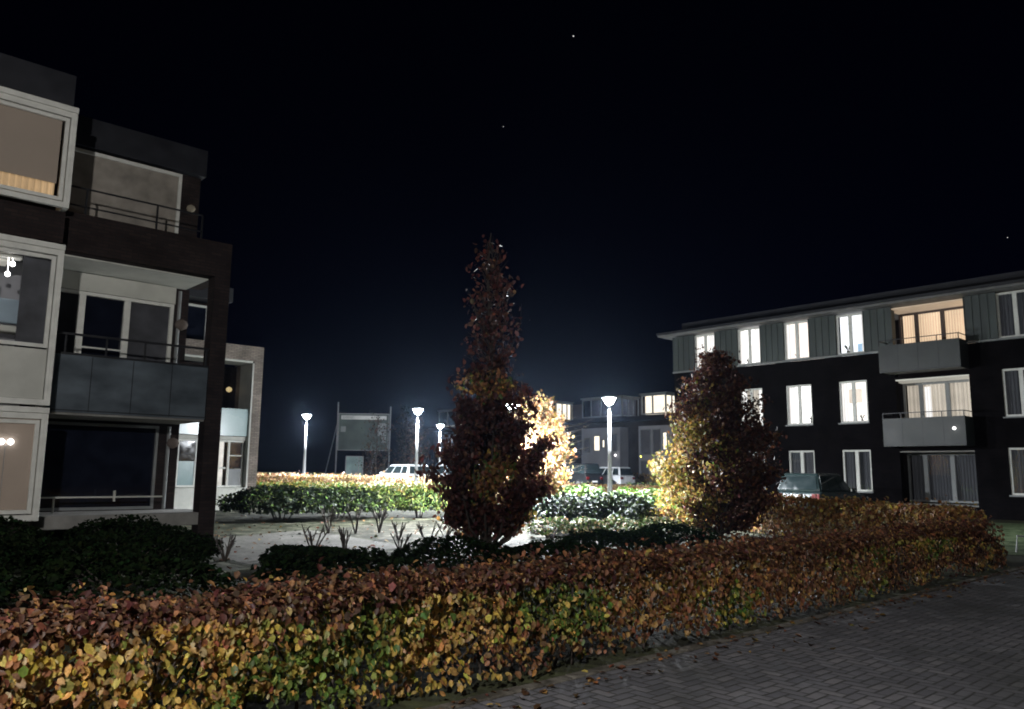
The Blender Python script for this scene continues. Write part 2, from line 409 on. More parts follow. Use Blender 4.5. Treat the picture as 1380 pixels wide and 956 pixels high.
patch('path_edge', [(-7.75, 17.0), (-4.4, 13.55), (-1.95, 17.1), (-5.4, 21.75)], M['soil'], .014, 12)
patch('garden_path', [(-7.6, 17.0), (-4.4, 13.7), (-2.1, 17.1), (-5.4, 21.6)], M['path'], .020, 12)
patch('car_park', [(-40, 43), (30, 40), (34, 74), (-40, 74)], M['asphalt'], .008, 30)
patch('paving', [hp(-14, -.12), hp(13.6, -.12), hp(17, -14), hp(-14, -18)], M['paving'], .010, 4)
lawn = patch('lawn', [(9.9, 17.3), (14.5, 14.3), (24, 26), (13, 28.5)], M['lawn'], .012, 12)
mb = MB()
for i in range(54):     # concrete edging, one block after another
    a0, a1 = hp(-14+i*.5+.006, -.13), hp(-14+(i+1)*.5-.006, -.13); b1, b0 = hp(-14+(i+1)*.5-.006, -.02), hp(-14+i*.5+.006, -.02)
    b = len(mb.v); z0, z1 = -.02, .022+.006*random.random()
    mb.v += [(*q, z0) for q in (a0, a1, b1, b0)]+[(*q, z1) for q in (a0, a1, b1, b0)]
    mb.f += [(b+4, b+5, b+6, b+7), (b, b+1, b+5, b+4), (b+1, b+2, b+6, b+5), (b+2, b+3, b+7, b+6), (b+3, b, b+4, b+7)]
o = mb.build('kerb', M['kerb'], bevel=.006); o['kind'] = 'structure'
# fallen leaves along the kerb and on the soil
r = np.random.default_rng(3); n = 420
t = r.uniform(-4, 13, n); w = -.05-np.abs(r.normal(size=n))*.28
P = np.array([(*hp(a, b), .022+.01*r.random()) for a, b in zip(t, w)])
o = leaves('fallen_leaves', P, .06, pick(['ochre', 'brown', 'russet', 'yellow'], [2, 4, 3, .6], n, r), M['leaf'], nrm=np.array([0, 0, 1.]), nspread=.35, droop=0, seed=3)
tag(o, 'scattered dead leaves lying on the paving along the kerb', 'leaf litter', kind='stuff')
n = 900
P = np.array([(x, y, gz(x, y)+.03) for x, y in zip(r.uniform(-9, 7, n), 14+19*r.random(n)**1.3)])
o = leaves('leaf_litter', P, .09, pick(['brown', 'russet', 'dark', 'ochre'], [5, 3, 4, 1], n, r), M['leaf'], nrm=np.array([0, 0, 1.]), nspread=.5, droop=0, seed=4)
tag(o, 'brown leaf litter scattered over the sandy garden soil', 'leaf litter', kind='stuff')

# ------------------------------------------------------------------ hedges and shrubs
def hedge(name, p0, p1, width, height, n, size, colfn, label, cat, mat=M['leaf'], group=None, seed=1, stems=True, rough=.06, fill=.2, nb=None):
    """clipped hedge from p0 to p1 (front edge), thickness to its left; leaves in a shell round a twiggy inside"""
    r = np.random.default_rng(seed)
    p0, p1 = np.array(p0, float), np.array(p1, float); L = np.linalg.norm(p1-p0); d = (p1-p0)/L; q = np.array([-d[1], d[0]])
    root = empty(name, (p0[0], p0[1], gz(*p0)), 0, label, cat, group)
    h = height
    areas = np.array([L*h, L*h, L*width, width*h, width*h, (L+width)*h*fill*3]); areas /= areas.sum()
    k = r.choice(6, size=n, p=areas)
    u = r.random(n)**(nb or 1)*L; z = .06+r.random(n)*(h-.06); w = r.random(n)*width
    nr = np.zeros((n, 3)); dep = r.exponential(.05, n).clip(0, .25)
    m = k == 0; w[m] = dep[m]; nr[m] = (*(-q), .25)
    m = k == 1; w[m] = width-dep[m]; nr[m] = (*q, .25)
    m = k == 2; z[m] = h-dep[m]*.7; nr[m] = (*(-q*.3), 1)
    m = k == 3; u[m] = dep[m]; nr[m] = (*(-d), .2)
    m = k == 4; u[m] = L-dep[m]; nr[m] = (*d, .2)
    m = k == 5; nr[m] = (0, 0, .3)
    P = np.zeros((n, 3)); C = np.zeros((n, 3)); keep = np.ones(n, bool)
    cf = colfn(n, r)
    for i in range(n):
        s1 = n3(u[i], w[i]*1.4, z[i]*1.4, 1.7, seed); s2 = n3(u[i], w[i], z[i], 5, seed+9)
        off = rough*(s1*1.6+s2*.9)
        if name == 'beech_hedge' and k[i] in (0, 2):
            pk = max(0, n3(u[i], z[i]*.9, 3, 1.5, 50)-.08)*.55; w[i] += pk; z[i] -= pk*.25
            if k[i] == 0 and n3(u[i]*1.2, z[i], w[i]*.3, 5.2, 90)+.5*n3(u[i], z[i], 0, 2.1, 14) > .12+.25*r.random(): keep[i] = False
            elif k[i] == 0: w[i] -= .05*n3(u[i], z[i], 0, 9, 61)
        if k[i] == 0: w[i] -= off
        elif k[i] == 1: w[i] += off
        z[i] = z[i]*(1+rough*1.3*n3(u[i], w[i], 0, 1.1, seed+4)+rough*.5*n3(u[i], w[i], 0, 4, seed))+(r.exponential(.035) if k[i] == 2 else 0)
        if n3(u[i], w[i]*.5, z[i], 3.2, seed+20) > .42 and r.random() < .8: keep[i] = False
        if z[i] < .17 and r.random() < .5: keep[i] = False
        c = p0+d*u[i]+q*w[i]; P[i] = (c[0], c[1], z[i]+gz(*c)); C[i] = cf(i, u[i], w[i], z[i]/h, s1, s2, k[i])
    P -= np.array([p0[0], p0[1], gz(*p0)])
    P, C, nr = P[keep], C[keep], nr[keep]
    leaves('foliage', P, size, C, mat, root, nrm=nr, nspread=.75, droop=.9, seed=seed)
    if stems:
        mb = MB(); ns = int(L*4)
        for i in range(ns):
            uu = L*(i+r.random())/ns; ww = width*(.15+.7*r.random()); c = d*uu+q*ww
            g = gz(*(p0+c))-gz(*p0)
            x, y = c; pts = [(x, y, g-.02)]
            for j in range(1, 4): pts.append((x+r.normal()*.05, y+r.normal()*.05, g+h*.9*j/3))
            mb.tube(pts, [.014, .011, .008, .004], 5)
            for _ in range(3):
                z0 = h*(.1+.6*r.random()); an = r.random()*6.28; ll = .12+.2*r.random()
                mb.tube([(x, y, g+z0), (x+cos(an)*ll*.5, y+sin(an)*ll*.5, g+z0+.12), (x+cos(an)*ll, y+sin(an)*ll, g+z0+.26)], [.007, .005, .003], 4)
        mb.build('stem', M['bark'], root)
    return root
def frontcol(n, r):
    base = {k: pick([k], [1], n, r) for k in PAL}; rr = r.random((n, 2))
    def f(i, u, w, zz, s1, s2, k):
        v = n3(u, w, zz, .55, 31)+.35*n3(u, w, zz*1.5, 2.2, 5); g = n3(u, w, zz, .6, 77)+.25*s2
        near = max(0, 1-u/10.5)  # yellow thins out along the hedge, painting in the lamp's fall-off
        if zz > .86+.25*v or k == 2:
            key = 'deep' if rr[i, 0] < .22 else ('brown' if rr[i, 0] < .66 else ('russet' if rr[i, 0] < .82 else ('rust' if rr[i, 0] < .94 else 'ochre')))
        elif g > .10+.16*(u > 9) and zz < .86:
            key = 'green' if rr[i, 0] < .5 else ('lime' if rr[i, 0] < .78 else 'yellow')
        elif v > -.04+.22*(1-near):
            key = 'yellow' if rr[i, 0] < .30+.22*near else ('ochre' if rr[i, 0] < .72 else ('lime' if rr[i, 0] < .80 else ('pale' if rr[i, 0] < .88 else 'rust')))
        elif u > 11 and rr[i, 1] < (u-11)*.09:  # far-end leaves coloured darker in place of weaker lamplight
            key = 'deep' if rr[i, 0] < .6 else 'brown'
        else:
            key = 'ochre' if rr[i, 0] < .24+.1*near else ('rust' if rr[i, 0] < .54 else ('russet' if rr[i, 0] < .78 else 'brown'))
        return base[key][i]
    return f
hedge('beech_hedge', hp(-7, .02), hp(11.7, .02), .82, .78, 88000, .051, frontcol, 'long clipped beech hedge with yellow and russet leaves beside the brick paving', 'hedge', seed=11, nb=1.25)
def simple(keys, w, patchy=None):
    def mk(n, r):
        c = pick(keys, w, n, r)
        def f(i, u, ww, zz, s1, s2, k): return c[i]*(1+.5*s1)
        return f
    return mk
orange = simple(['rust', 'ochre', 'russet', 'pale', 'brown', 'yellow'], [3, 4, 3, 2, 1.5, 1])
hedge('side_hedge', (8.9, 15.0), (7.2, 23.4), .8, .98, 15000, .08, orange, 'russet beech hedge running back from the hedge corner below the dark parked car', 'hedge', seed=12)
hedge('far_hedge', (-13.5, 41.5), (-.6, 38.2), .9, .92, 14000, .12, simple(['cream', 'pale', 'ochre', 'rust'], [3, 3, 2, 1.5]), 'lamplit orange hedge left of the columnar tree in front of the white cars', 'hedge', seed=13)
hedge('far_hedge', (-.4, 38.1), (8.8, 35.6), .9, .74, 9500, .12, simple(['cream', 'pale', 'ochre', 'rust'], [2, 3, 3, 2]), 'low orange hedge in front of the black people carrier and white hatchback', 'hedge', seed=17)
hedge('near_planter_hedge', (8.2, 64), (13.0, 62.5), .9, 1.0, 3500, .13, simple(['pale', 'ochre', 'brown'], [3, 2, 1]), 'low square clipped hedge in front of the right far house bay', 'hedge', seed=14, stems=False)
hedge('dark_hedge', (7.6, 52.5), (12.8, 51), .8, .42, 4500, .10, simple(['dark', 'green'], [3, 1]), 'low dark evergreen hedge in front of the white hatchback', 'hedge', mat=M['laurel'], seed=15, stems=False)
hedge('low_hedge', (-14, 31.5), (-1.2, 32.5), 2.6, .80, 17000, .10, simple(['lime', 'bright', 'yellow'], [4, 2, 2]), 'low yellow green ground cover bed behind the dark laurels', 'hedge', mat=M['laurel'], seed=16, stems=False)

def shrub(name, c, rad, h, n, size, keys, w, label, cat='shrub', group=None, seed=1, mat=None, upright=.0, stems=8, holes=.35):
    r = np.random.default_rng(seed)
    z0 = gz(*c); root = empty(name, (c[0], c[1], z0), 0, label, cat, group)
    th = r.random(n)*2*pi; ph = np.arccos(1-1.35*r.random(n)); rr = (1-r.exponential(.09, n).clip(0, .7))
    P = np.stack([rad[0]*rr*np.sin(ph)*np.cos(th), rad[1]*rr*np.sin(ph)*np.sin(th), h*(.45+.55*rr*np.cos(ph))], 1)
    nr = P/np.array([rad[0]**2, rad[1]**2, (h*.5)**2]); nr[:, 2] -= .45/h; nr /= np.linalg.norm(nr, axis=1, keepdims=True)+1e-6
    keep = []
    for i in range(n):
        x, y, z = P[i]; s = n3(x, y, z, 2.2, seed*1.7); s2 = n3(x, y, z, 6, seed)
        f = 1+.28*s+.12*s2; P[i] *= (f, f, 1+.18*s+.10*s2)
        keep.append(not (s2 > holes-.02 and r.random() < .7) and P[i][2] > .03)
    keep = np.array(keep); C = pick(keys, w, n, r)
    P[:, 2] = np.maximum(P[:, 2], .04)
    leaves('foliage', P[keep], size, C[keep], mat or M['laurel'], root, nrm=nr[keep]+np.array([0, 0, upright]), nspread=.8, droop=.2 if not upright else -.8, seed=seed)
    mb = MB()
    for i in range(stems):
        a = r.random()*6.28; x, y = rad[0]*.25*cos(a), rad[1]*.25*sin(a)
        mb.tube([(x*.5, y*.5, -.03), (x, y, h*.35), (x*2.4, y*2.4, h*.8)], [.022, .015, .006], 5)
    mb.build('stem', M['bark'], root)
    return root
G = 'evergreen shrubs in the garden beds'
shrub('laurel_bush', (-7.3, 25.6), (1.7, 1.8), 1.05, 9000, .10, ['dark', 'green'], [8, 1.2], 'broad dark laurel clump right beside the left building', group=G, seed=21)
shrub('laurel_bush', (-5.7, 26.4), (1.5, 1.8), 1.0, 8000, .10, ['dark', 'green'], [6, 2], 'dark laurel with lit top at the end of the pale path', group=G, seed=22)
shrub('laurel_bush', (-4.35, 27.2), (.72, .8), 1.02, 3600, .09, ['green', 'dark', 'lime'], [4, 2, 1], 'small round laurel touching the right end of the dark clump', group=G, seed=23)
shrub('laurel_bush', (-3.1, 27.2), (.66, .7), .98, 3200, .09, ['green', 'dark', 'lime'], [4, 2, 1], 'small round laurel in the middle of the row behind the sandy bed', group=G, seed=24)
shrub('laurel_bush', (-2.1, 27.6), (.72, .7), 1.0, 3200, .09, ['green', 'dark', 'lime'], [4, 2, 1], 'small round laurel in front of the tall middle lamp', group=G, seed=25)
shrub('laurel_bush', (1.55, 21.9), (1.05, 1.3), 1.05, 6500, .09, ['dark', 'green'], [8, 1], 'dark evergreen clump just right of the columnar tree', group=G, seed=26)
shrub('laurel_bush', (3.05, 22.1), (1.0, 1.2), 1.02, 6000, .09, ['dark', 'green'], [8, 1], 'dark evergreen clump in front of the nearest street lamp', group=G, seed=27)
shrub('grassy_shrub', (1.9, 25.6), (1.6, 1.5), 1.12, 9000, .13, ['bright', 'green', 'lime'], [4, 2, 1], 'bright green spiky shrub under the lit tree', group=G, seed=28, upright=1.0)
shrub('grassy_shrub', (4.2, 25.9), (1.5, 1.4), 1.05, 8000, .13, ['bright', 'green', 'lime'], [4, 2, 1], 'green spiky shrub round the foot of the nearest street lamp', group=G, seed=29, upright=1.0)
GL = 'low grey green shrubs'
for i, (x, y, s) in enumerate([(1.0, 19.9, .55), (1.9, 20.1, .5), (2.8, 20.3, .6), (3.7, 20.6, .55)]):
    shrub('low_shrub', (x, y), (s*1.1, s), .52, 1500, .06, ['green', 'pale', 'dark'], [3, 1, 1],
          ['low grey green shrub at the right foot of the columnar tree', 'low grey green shrub second from the columnar tree', 'low grey green shrub third from the columnar tree', 'low grey green shrub left of the lower right beech tree'][i], group=GL, seed=40+i)
GD = 'dark shrubs below the left building'
darks = [(-10.6, 12.2, 1.3, 1.0, 'dark shrub under the glazed bay at the left edge'), (-8.6, 13.0, 1.1, .8, 'dark shrub right below the recessed ground floor window'),
         (-6.9, 14.4, 1.0, .72, 'dark shrub at the foot of the brick pillar'), (-7.6, 10.6, 1.4, .85, 'wide dark shrub midway between hedge and building'),
         (-5.6, 11.6, 1.2, .62, 'dark shrub nearest the tip of the pale path'), (-4.4, 9.4, 1.2, .6, 'low dark shrub close behind the beech hedge'),
         (-6.2, 8.0, 1.3, .8, 'dark shrub behind the brightest part of the hedge'), (-9.3, 9.0, 1.4, .95, 'tall dark shrub at the far left behind the hedge'),
         (-2.4, 11.2, 1.1, .5, 'low dark shrub in front of the pruned rose stems'), (-.9, 13.2, 1.0, .5, 'dark low shrub left of the columnar tree foot'), (.7, 13.8, 1.0, .42, 'dark low shrub right of the columnar tree foot'),
         (1.9, 15.6, 1.1, .5, 'dark low shrub between the two beech trees, nearer the columnar one'), (3.3, 17.0, 1.1, .52, 'dark low shrub at the left foot of the conical beech'),
         (-5.8, 13.9, .8, .5, 'small dark shrub on the left corner of the pale path'), (-3.2, 13.2, .9, .36, 'low dark shrub hugging the near edge of the pale path')]
for i, (x, y, s, h, lb) in enumerate(darks):
    shrub('dark_shrub', (x, y), (s, s*.8), h, 3600, .07, ['dark'], [1], lb, group=GD, seed=60+i, mat=M['dull'])

def stick_shrub(c, h, seed, label, n=5):
    r = random.Random(seed); mb = MB()
    for i in range(n):
        a = r.random()*6.28; q = .05+.10*r.random(); x, y = 0, 0
        p1 = (cos(a)*q, sin(a)*q, h*.4); p2 = (cos(a)*q*2.2, sin(a)*q*2.2, h*(.75+.25*r.random()))
        mb.tube([(0, 0, -.02), p1, p2], [.022, .016, .009], 5)
        for _ in range(4):
            b = a+r.uniform(-1.5, 1.5); l = h*.3
            mb.tube([p1 if r.random() < .4 else tuple((p1[k]+p2[k])/2 for k in range(3)), (p1[0]+cos(b)*l*.6, p1[1]+sin(b)*l*.6, h*(.55+.4*r.random()))], [.011, .005], 4)
    o = mb.build('pruned_rose', M['bark'])
    o.location = (c[0], c[1], gz(*c)); return tag(o, label, 'shrub', 'pruned rose stems in the sandy bed')
for i, (x, y, h, lb) in enumerate([(-3.75, 15.4, .62, 'bare pruned stems on the near edge of the pale path'), (-3.05, 15.0, .6, 'bare pruned stems standing before the tip of the pale path'),
        (-4.6, 20.4, .7, 'tall bare stem behind the pale path near the dark laurel'), (-3.95, 20.6, .8, 'bare forked stems behind the path tip, left of a leafy pair'),
        (-3.4, 20.9, .8, 'bushiest bare stems behind the tip of the pale path'), (-2.6, 18.9, .5, 'short bare stems in the middle of the sandy bed'),
        (-1.75, 17.2, .55, 'thin bare stem at the front of the sandy bed'), (-1.55, 19.4, .45, 'small bare stem on sand left of the columnar tree'),
        (-5.0, 14.2, .5, 'bare stems at the dark left corner of the path'), (-2.2, 16.2, .4, 'low bare stems just past the tip of the path')]):
    stick_shrub((x, y), h, i+5, lb)

# ------------------------------------------------------------------ trees
def tree(name, c, H, prof, nbr, nleaf, size, keys, w, label, seed, trunk_r=.07, z0=.25, up=1.0, mat=None, bark=None, spread=.11, leafdens=None, cat='tree', group=None, colz=None, side=None):
    r = np.random.default_rng(seed); g = gz(*c); root = empty(name, (c[0], c[1], g), 0, label, cat, group)
    tr = MB(); pts = [(0, 0, -.1)]; k = 8
    for i in range(1, k+1): pts.append((r.normal()*.02*i**.5, r.normal()*.02*i**.5, H*.96*i/k))
    tr.tube(pts, [trunk_r*(1.25 if i == 0 else 1)*(1-i/k*.9)+.004 for i in range(k+1)], 8)
    br = []; ends = []
    for i in range(nbr):
        f = (i+r.random())/nbr; zz = z0+(H*.93-z0)*f**1.05
        a = i*2.4+r.normal()*.4; rad = prof(min(1, zz/H))*(.45+.75*r.random()**.8); rise = rad*up*(.5+.7*r.random())
        p0 = Vector((0, 0, zz-rise*.6 if zz-rise*.6 > .1 else .1)); p2 = Vector((cos(a)*rad, sin(a)*rad, min(H, zz+rise*.5)))
        p1 = p0.lerp(p2, .5)+Vector((cos(a)*rad*.12, sin(a)*rad*.12, -rise*.12))
        br.append((p0, p1, p2)); rb = .012+.02*(1-f)
        tr.tube([p0, p1, p2], [rb, rb*.6, .003], 5)
        for _ in range(4):
            s = .35+.6*r.random(); q = p0.lerp(p2, s); b = a+r.normal()*1.0; l = .12+.22*rad
            e = q+Vector((cos(b)*l, sin(b)*l, l*up*.8*r.random()))
            tr.tube([q, e], [.006, .002], 4); ends.append((q, e))
    tr.build('trunk', bark or M['bark'], root)
    P = []; segs = [(b[0].lerp(b[2], .25), b[2]) for b in br]+ends*1
    wts = np.array([(s[1]-s[0]).length+.05 for s in segs])
    if leafdens is not None: wts *= np.array([leafdens(min(1, max(0, s[1].z/H))) for s in segs])
    kk = r.choice(len(segs), size=nleaf, p=wts/wts.sum())
    t = r.random(nleaf)**.7
    S0 = np.array([tuple(s[0]) for s in segs]); S1 = np.array([tuple(s[1]) for s in segs])
    P = S0[kk]*(1-t[:, None])+S1[kk]*t[:, None]+r.normal(size=(nleaf, 3))*np.array([spread, spread, spread*.9])
    P[:, 2] = np.maximum(P[:, 2], .1)
    keep = np.array([n3(*p, 2.4, seed) < .16+.25*r.random() for p in P]); P = P[keep]; nleaf = len(P)
    C = pick(keys, w, nleaf, r)
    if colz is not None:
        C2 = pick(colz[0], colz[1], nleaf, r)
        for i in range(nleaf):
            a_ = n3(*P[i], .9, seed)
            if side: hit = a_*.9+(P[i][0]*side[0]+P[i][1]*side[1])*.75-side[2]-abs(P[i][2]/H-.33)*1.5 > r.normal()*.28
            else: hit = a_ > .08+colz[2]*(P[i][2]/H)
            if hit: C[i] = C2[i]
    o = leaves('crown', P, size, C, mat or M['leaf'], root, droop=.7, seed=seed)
    return root
# columnar beech in the centre: broad low, narrow and thin to the top
def prof1(f):
    return float(np.interp(f, [0, .1, .25, .42, .5, .62, .8, 1], [.78, 1.0, .98, .62, .42, .58, .26, .02]))
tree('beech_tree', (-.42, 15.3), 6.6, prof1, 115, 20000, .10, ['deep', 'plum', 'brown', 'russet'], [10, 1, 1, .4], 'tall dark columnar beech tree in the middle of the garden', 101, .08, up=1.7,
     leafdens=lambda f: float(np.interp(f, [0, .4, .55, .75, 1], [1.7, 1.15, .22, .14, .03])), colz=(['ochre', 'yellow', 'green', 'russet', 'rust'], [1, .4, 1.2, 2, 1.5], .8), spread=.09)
def prof3(f):
    return float(np.interp(f, [0, .08, .3, .5, .7, .85, 1], [1.0, 1.25, 1.35, 1.12, .75, .40, .04]))
tree('beech_tree', (5.45, 20.9), 5.1, prof3, 190, 38000, .095, ['deep', 'brown', 'russet', 'plum'], [6, 3, 1.5, 1], 'conical beech tree with lamp glow painted yellow on its left leaves in front of the right apartment block', 103, .08, up=.7,
     colz=(['yellow', 'lime', 'ochre', 'cream'], [3, 2, 2, 1], .35), side=(-1, .2, .15), spread=.12, leafdens=lambda f: float(np.interp(f, [0, .6, .85, 1], [1.1, 1, .8, .5])))  # side: lamplight on the left of the crown painted as yellow leaves
def prof2(f):
    return float(np.interp(f, [0, .2, .5, .8, 1], [.75, .95, .9, .62, .12]))
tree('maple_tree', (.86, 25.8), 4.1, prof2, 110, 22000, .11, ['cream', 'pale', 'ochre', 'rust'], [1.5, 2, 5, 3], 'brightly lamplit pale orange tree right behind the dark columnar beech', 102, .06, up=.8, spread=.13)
tree('bare_tree', (2.6, 38.6), 4.4, lambda f: .9+.5*f, 34, 60, .08, ['pale'], [1], 'small nearly bare tree reaching from behind the bright orange tree', 104, .04, up=.25, bark=M['palebark'], z0=1.4)
for i, (px, y, h) in enumerate([(-10.2, 60, 5.5), (-8.4, 63, 6.3), (-7.0, 59, 5.2), (-12.3, 70, 6.5)]):
    tree('bare_tree', (px, y), h, lambda f: 1.3*(1-.5*f), 60, 900, .14, ['brown', 'dark'], [1, 1], ['slim bare tree right of the sign board', 'tallest bare tree between sign board and middle lamp', 'bare tree behind the middle street lamp', 'bare tree in the dark behind the sign board'][i], 110+i, .07, up=1.3, group='bare trees beyond the car park', spread=.2)

# ------------------------------------------------------------------ street lamps
def make_lamp(label, H=4.2):
    root = empty('street_lamp', (0, 0, 0), 0, label, 'street lamp', 'street lamps')
    MB().lathe([(.105, -.05), (.105, .9), (.085, 1.0), (.062, 2.2), (.05, H-.32)], n=16).build('pole', M['pole'], root, smooth=True)
    MB().lathe([(.055, H-.33), (.07, H-.30), (.07, H-.25), (.05, H-.24)], n=16).build('collar', M['darkmetal'], root)
    MB().lathe([(.05, H-.238), (.12, H-.20), (.21, H-.05), (.24, H)], n=24).build('diffuser', M['diffuser'], root, smooth=True)
    MB().lathe([(.25, H+.002), (.26, H+.03), (.20, H+.075), (.05, H+.10)], n=24).build('cap', M['pole'], root, smooth=True)
    return root
lampspots = [(3.49, 28.0, 'nearest street lamp, tallest in view, by the green spiky shrubs', 3600), (-4.35, 36.6, 'second street lamp, before the white cars left of the columnar tree', 4800),
             (-11.35, 43.7, 'leftmost street lamp, between the portal and the sign board', 3600), (-4.77, 53, 'smallest and farthest street lamp, beside the columnar tree', 4500),
             (0.02, 23.5, 'street lamp hidden behind the crown of the columnar beech', 9500)]
lamp0 = make_lamp('x')
LP = []
for i, (x, y, lb, wt) in enumerate(lampspots):
    LP.append((x, y, lb, wt))
# copies must be made before the lights are parented, so plain copies first
roots = [lamp0]+[copy_tree(lamp0) for _ in range(len(lampspots)+2)]
LP.append((2.3, 50.0, 'far street lamp hidden by the bright orange tree, beside the people carrier', 9000))
LP.append((17.0, 20.5, 'unseen street lamp added past the right edge to light the lawn', 170))  # unseen lamp, added to brighten the lawn patch
LP.append((-1.7, -2.0, 'street lamp standing behind the viewer at the pavement edge', 4000))
for o, (x, y, lb, wt) in zip(roots, LP):
    g = gz(x, y); H = 4.2
    if (x, y) == (0.02, 23.5): o.scale = (1, 1, .86)
    if y < 0: o.scale = (1, 1, 1.2)
    o.location = (x, y, g); o['label'] = lb
    def lamp_light(kind, e):
        li = bpy.data.lights.new('lamp_light', kind); li.energy = e; li.color = (.90, .95, 1.0) if y > 0 else (1, .975, .955); li.shadow_soft_size = .10
        if kind == 'SPOT': li.spot_size = R(168); li.spot_blend = .8      # the reflector throws most of it down
        lo = bpy.data.objects.new('lamp_light', li); COL.objects.link(lo); lo.parent = o; lo.location = (0, 0, 4.2-.12)
    if y < 0: lamp_light('POINT', wt)
    else: lamp_light('POINT', wt*.36); lamp_light('SPOT', wt*(2.3 if abs(x) < .1 else 4.2))

# ------------------------------------------------------------------ left apartment block
def left_block(origin, label):
    return empty('apartment_building', (origin[0], origin[1], 0), pi/2-ANG, label, 'building')
def part(root, name, mat, boxes, bevel=0, label=None):
    mb = MB()
    for b in boxes: mb.box(*b)
    return mb.build(name, mat, root, bevel=bevel, label=label)
L = left_block((-6.0, 16.3), 'near left apartment block of dark brick with glazed white corner bays')
# local x = along facade, y = inwards
part(L, 'wall', M['brick'], [(-9, -.25, 1.62, 1.9, 0, 5.58), (-9, -.06, 1.95, 2.2, 6.0, 8.35), (-9, -3.6, -.5, 1.6, 0, .66), (-9, -3.30, -.48, 1.6, 5.60, 6.17),
                             (-3.28, 0, 0, .33, 5.60, 6.35), (-3.28, -.336, .33, 1.95, 5.62, 6.30), (-.33, 0, .334, 1.6, 5.62, 6.34), (-9, -.5, 2.3, 8, 0, 8.9)])
part(L, 'pillar', M['brick'], [(-.33, 0, 0, .33, 0, 5.598)])
part(L, 'soffit', M['whitepanel'], [(-3.25, -.34, .34, 1.615, 5.575, 5.615)])
part(L, 'roof', M['zinc'], [(-9, -3.37, -.62, 2.0, 8.14, 8.72), (-9, -.0, 1.78, 6, 8.36, 9.0)])
part(L, 'terrace', M['concrete'], [(-3.25, .02, .02, 1.6, .5, .74)], bevel=.01)
part(L, 'floor_slab', M['concrete'], [(-3.25, -.335, .06, 1.6, 2.56, 2.66)])
def bay(z0, z1, kind):
    x0, x1, yf = -6.0, -3.28, -.6
    f = MB()
    f.frame(x0, x1, yf, yf+.09, z0, z1, .10)                         # outer
    if kind == 'mid': gl0 = z0+1.0
    else: gl0 = z0+.12
    f.frame(-4.75, x1-.115, yf+.02, yf+.075, gl0, z1-.12, .065)        # right casement
    f.frame(x0+.115, -4.78, yf+.02, yf+.075, gl0, z1-.12, .065)
    f.box(x1-.055, x1-.045, yf-.006, yf+.01, z0+.12, z1-.12)
    fr = f.build('window', M['white'], L, bevel=.006)
    g = MB(); g.box(-4.68, x1-.185, yf+.045, yf+.052, gl0+.065, z1-.19); g.box(x0+.185, -4.85, yf+.045, yf+.052, gl0+.065, z1-.19)
    g.build('pane', M['glass'], fr)
    if kind == 'mid':
        MB().box(x0+.105, x1-.115, yf+.03, yf+.07, z0+.105, z0+.97).build('panel', M['whitepanel'], fr)
    MB().box(x0, x1, yf-.04, yf+.12, z1+.002, z1+.10).build('head_trim', M['white'], fr, bevel=.006)
    # side cheek of the bay, also framed and glazed
    s = MB(); s.box(x1-.09, x1-.002, yf+.10, 0, z0, z0+.1); s.box(x1-.09, x1-.002, yf+.10, 0, z1-.1, z1)
    s.box(x1-.09, x1-.002, -.1, 0, z0+.1, z1-.1); s.build('side_frame', M['white'], fr)
    MB().box(x1-.05, x1-.04, yf+.1, -.1, z0+.1, z1-.1).build('side_pane', M['glass'], fr)
    return fr
b_top = bay(6.22, 8.02, 'top'); b_mid = bay(2.66, 5.43, 'mid'); b_low = bay(.70, 2.52, 'low')
MB().box(-5.9, -3.50, -.50, -.485, 6.66, 7.9).build('blind', M['blind_warm'], b_top)
MB().curtain(-5.9, -3.5, -.38, 6.32, 6.85, .02, .1).build('curtain', glowmat('amber curtain', (.4, .3, .2), (1, .68, .36), .42, .5, 2, 60), b_top)
MB().box(-5.9, -3.40, -.50, -.485, .82, 2.42).build('blind', glowmat('beige screen blind', (.26, .22, .19), (.9, .70, .52), .06, .5, 1.3), b_low)
MB().box(-4.45, -4.16, .3, .32, 4.45, 4.95).build('glow_panel', M['room_cool'], b_mid)  # glowing panel added as a bright patch inside the bay
MB().box(-4.6, -3.98, .0, .5, 5.22, 5.36).build('ceiling_tray', M['ceil_white'], b_mid)
MB().box(-3.86, -3.38, -.40, -.385, 3.6, 5.3).build('blind', M['blind_dark'], b_mid)
part(L, 'room_wall', M['greyclad'], [(-6, -3.4, 1.2, 1.3, 2.7, 5.5)])
# recessed loggia, first floor
w = MB().frame(-2.95, -.60, 1.5, 1.58, 3.0, 5.18, .07, mull=(-2.42, -1.55), mt=.12).build('window', M['white'], L)
MB().box(-2.88, -.67, 1.54, 1.55, 3.07, 5.11).build('pane', M['glass'], w)
MB().box(-2.36, -1.61, 1.49, 1.535, 4.02, 4.05).build('crossbar', M['white'], w)
MB().box(-2.88, -2.48, 1.585, 1.60, 3.07, 5.1).box(-1.49, -.67, 1.585, 1.60, 3.07, 5.1).build('blind', M['blind_dark'], w)
MB().box(-2.355, -1.615, 1.585, 1.595, 3.07, 5.1).build('dark_room', M['darkglass'], w)
MB().box(-3.0, -.58, 1.50, 1.615, 5.19, 5.56).build('fascia_panel', M['whitepanel'], L)
w = MB().frame(-3.2, -.72, 1.5, 1.58, .76, 2.50, .055, mull=()).build('window', M['greyframe'], L)
MB().box(-3.14, -.78, 1.54, 1.555, .82, 2.44).build('pane', M['darkglass'], w)
MB().tube([(-.50, 1.53, .75), (-.50, 1.53, 2.5)], .035, 8).tube([(-.48, 1.53, 2.75), (-.48, 1.53, 5.5)], .035, 8).build('downpipe', M['greyframe'], L)
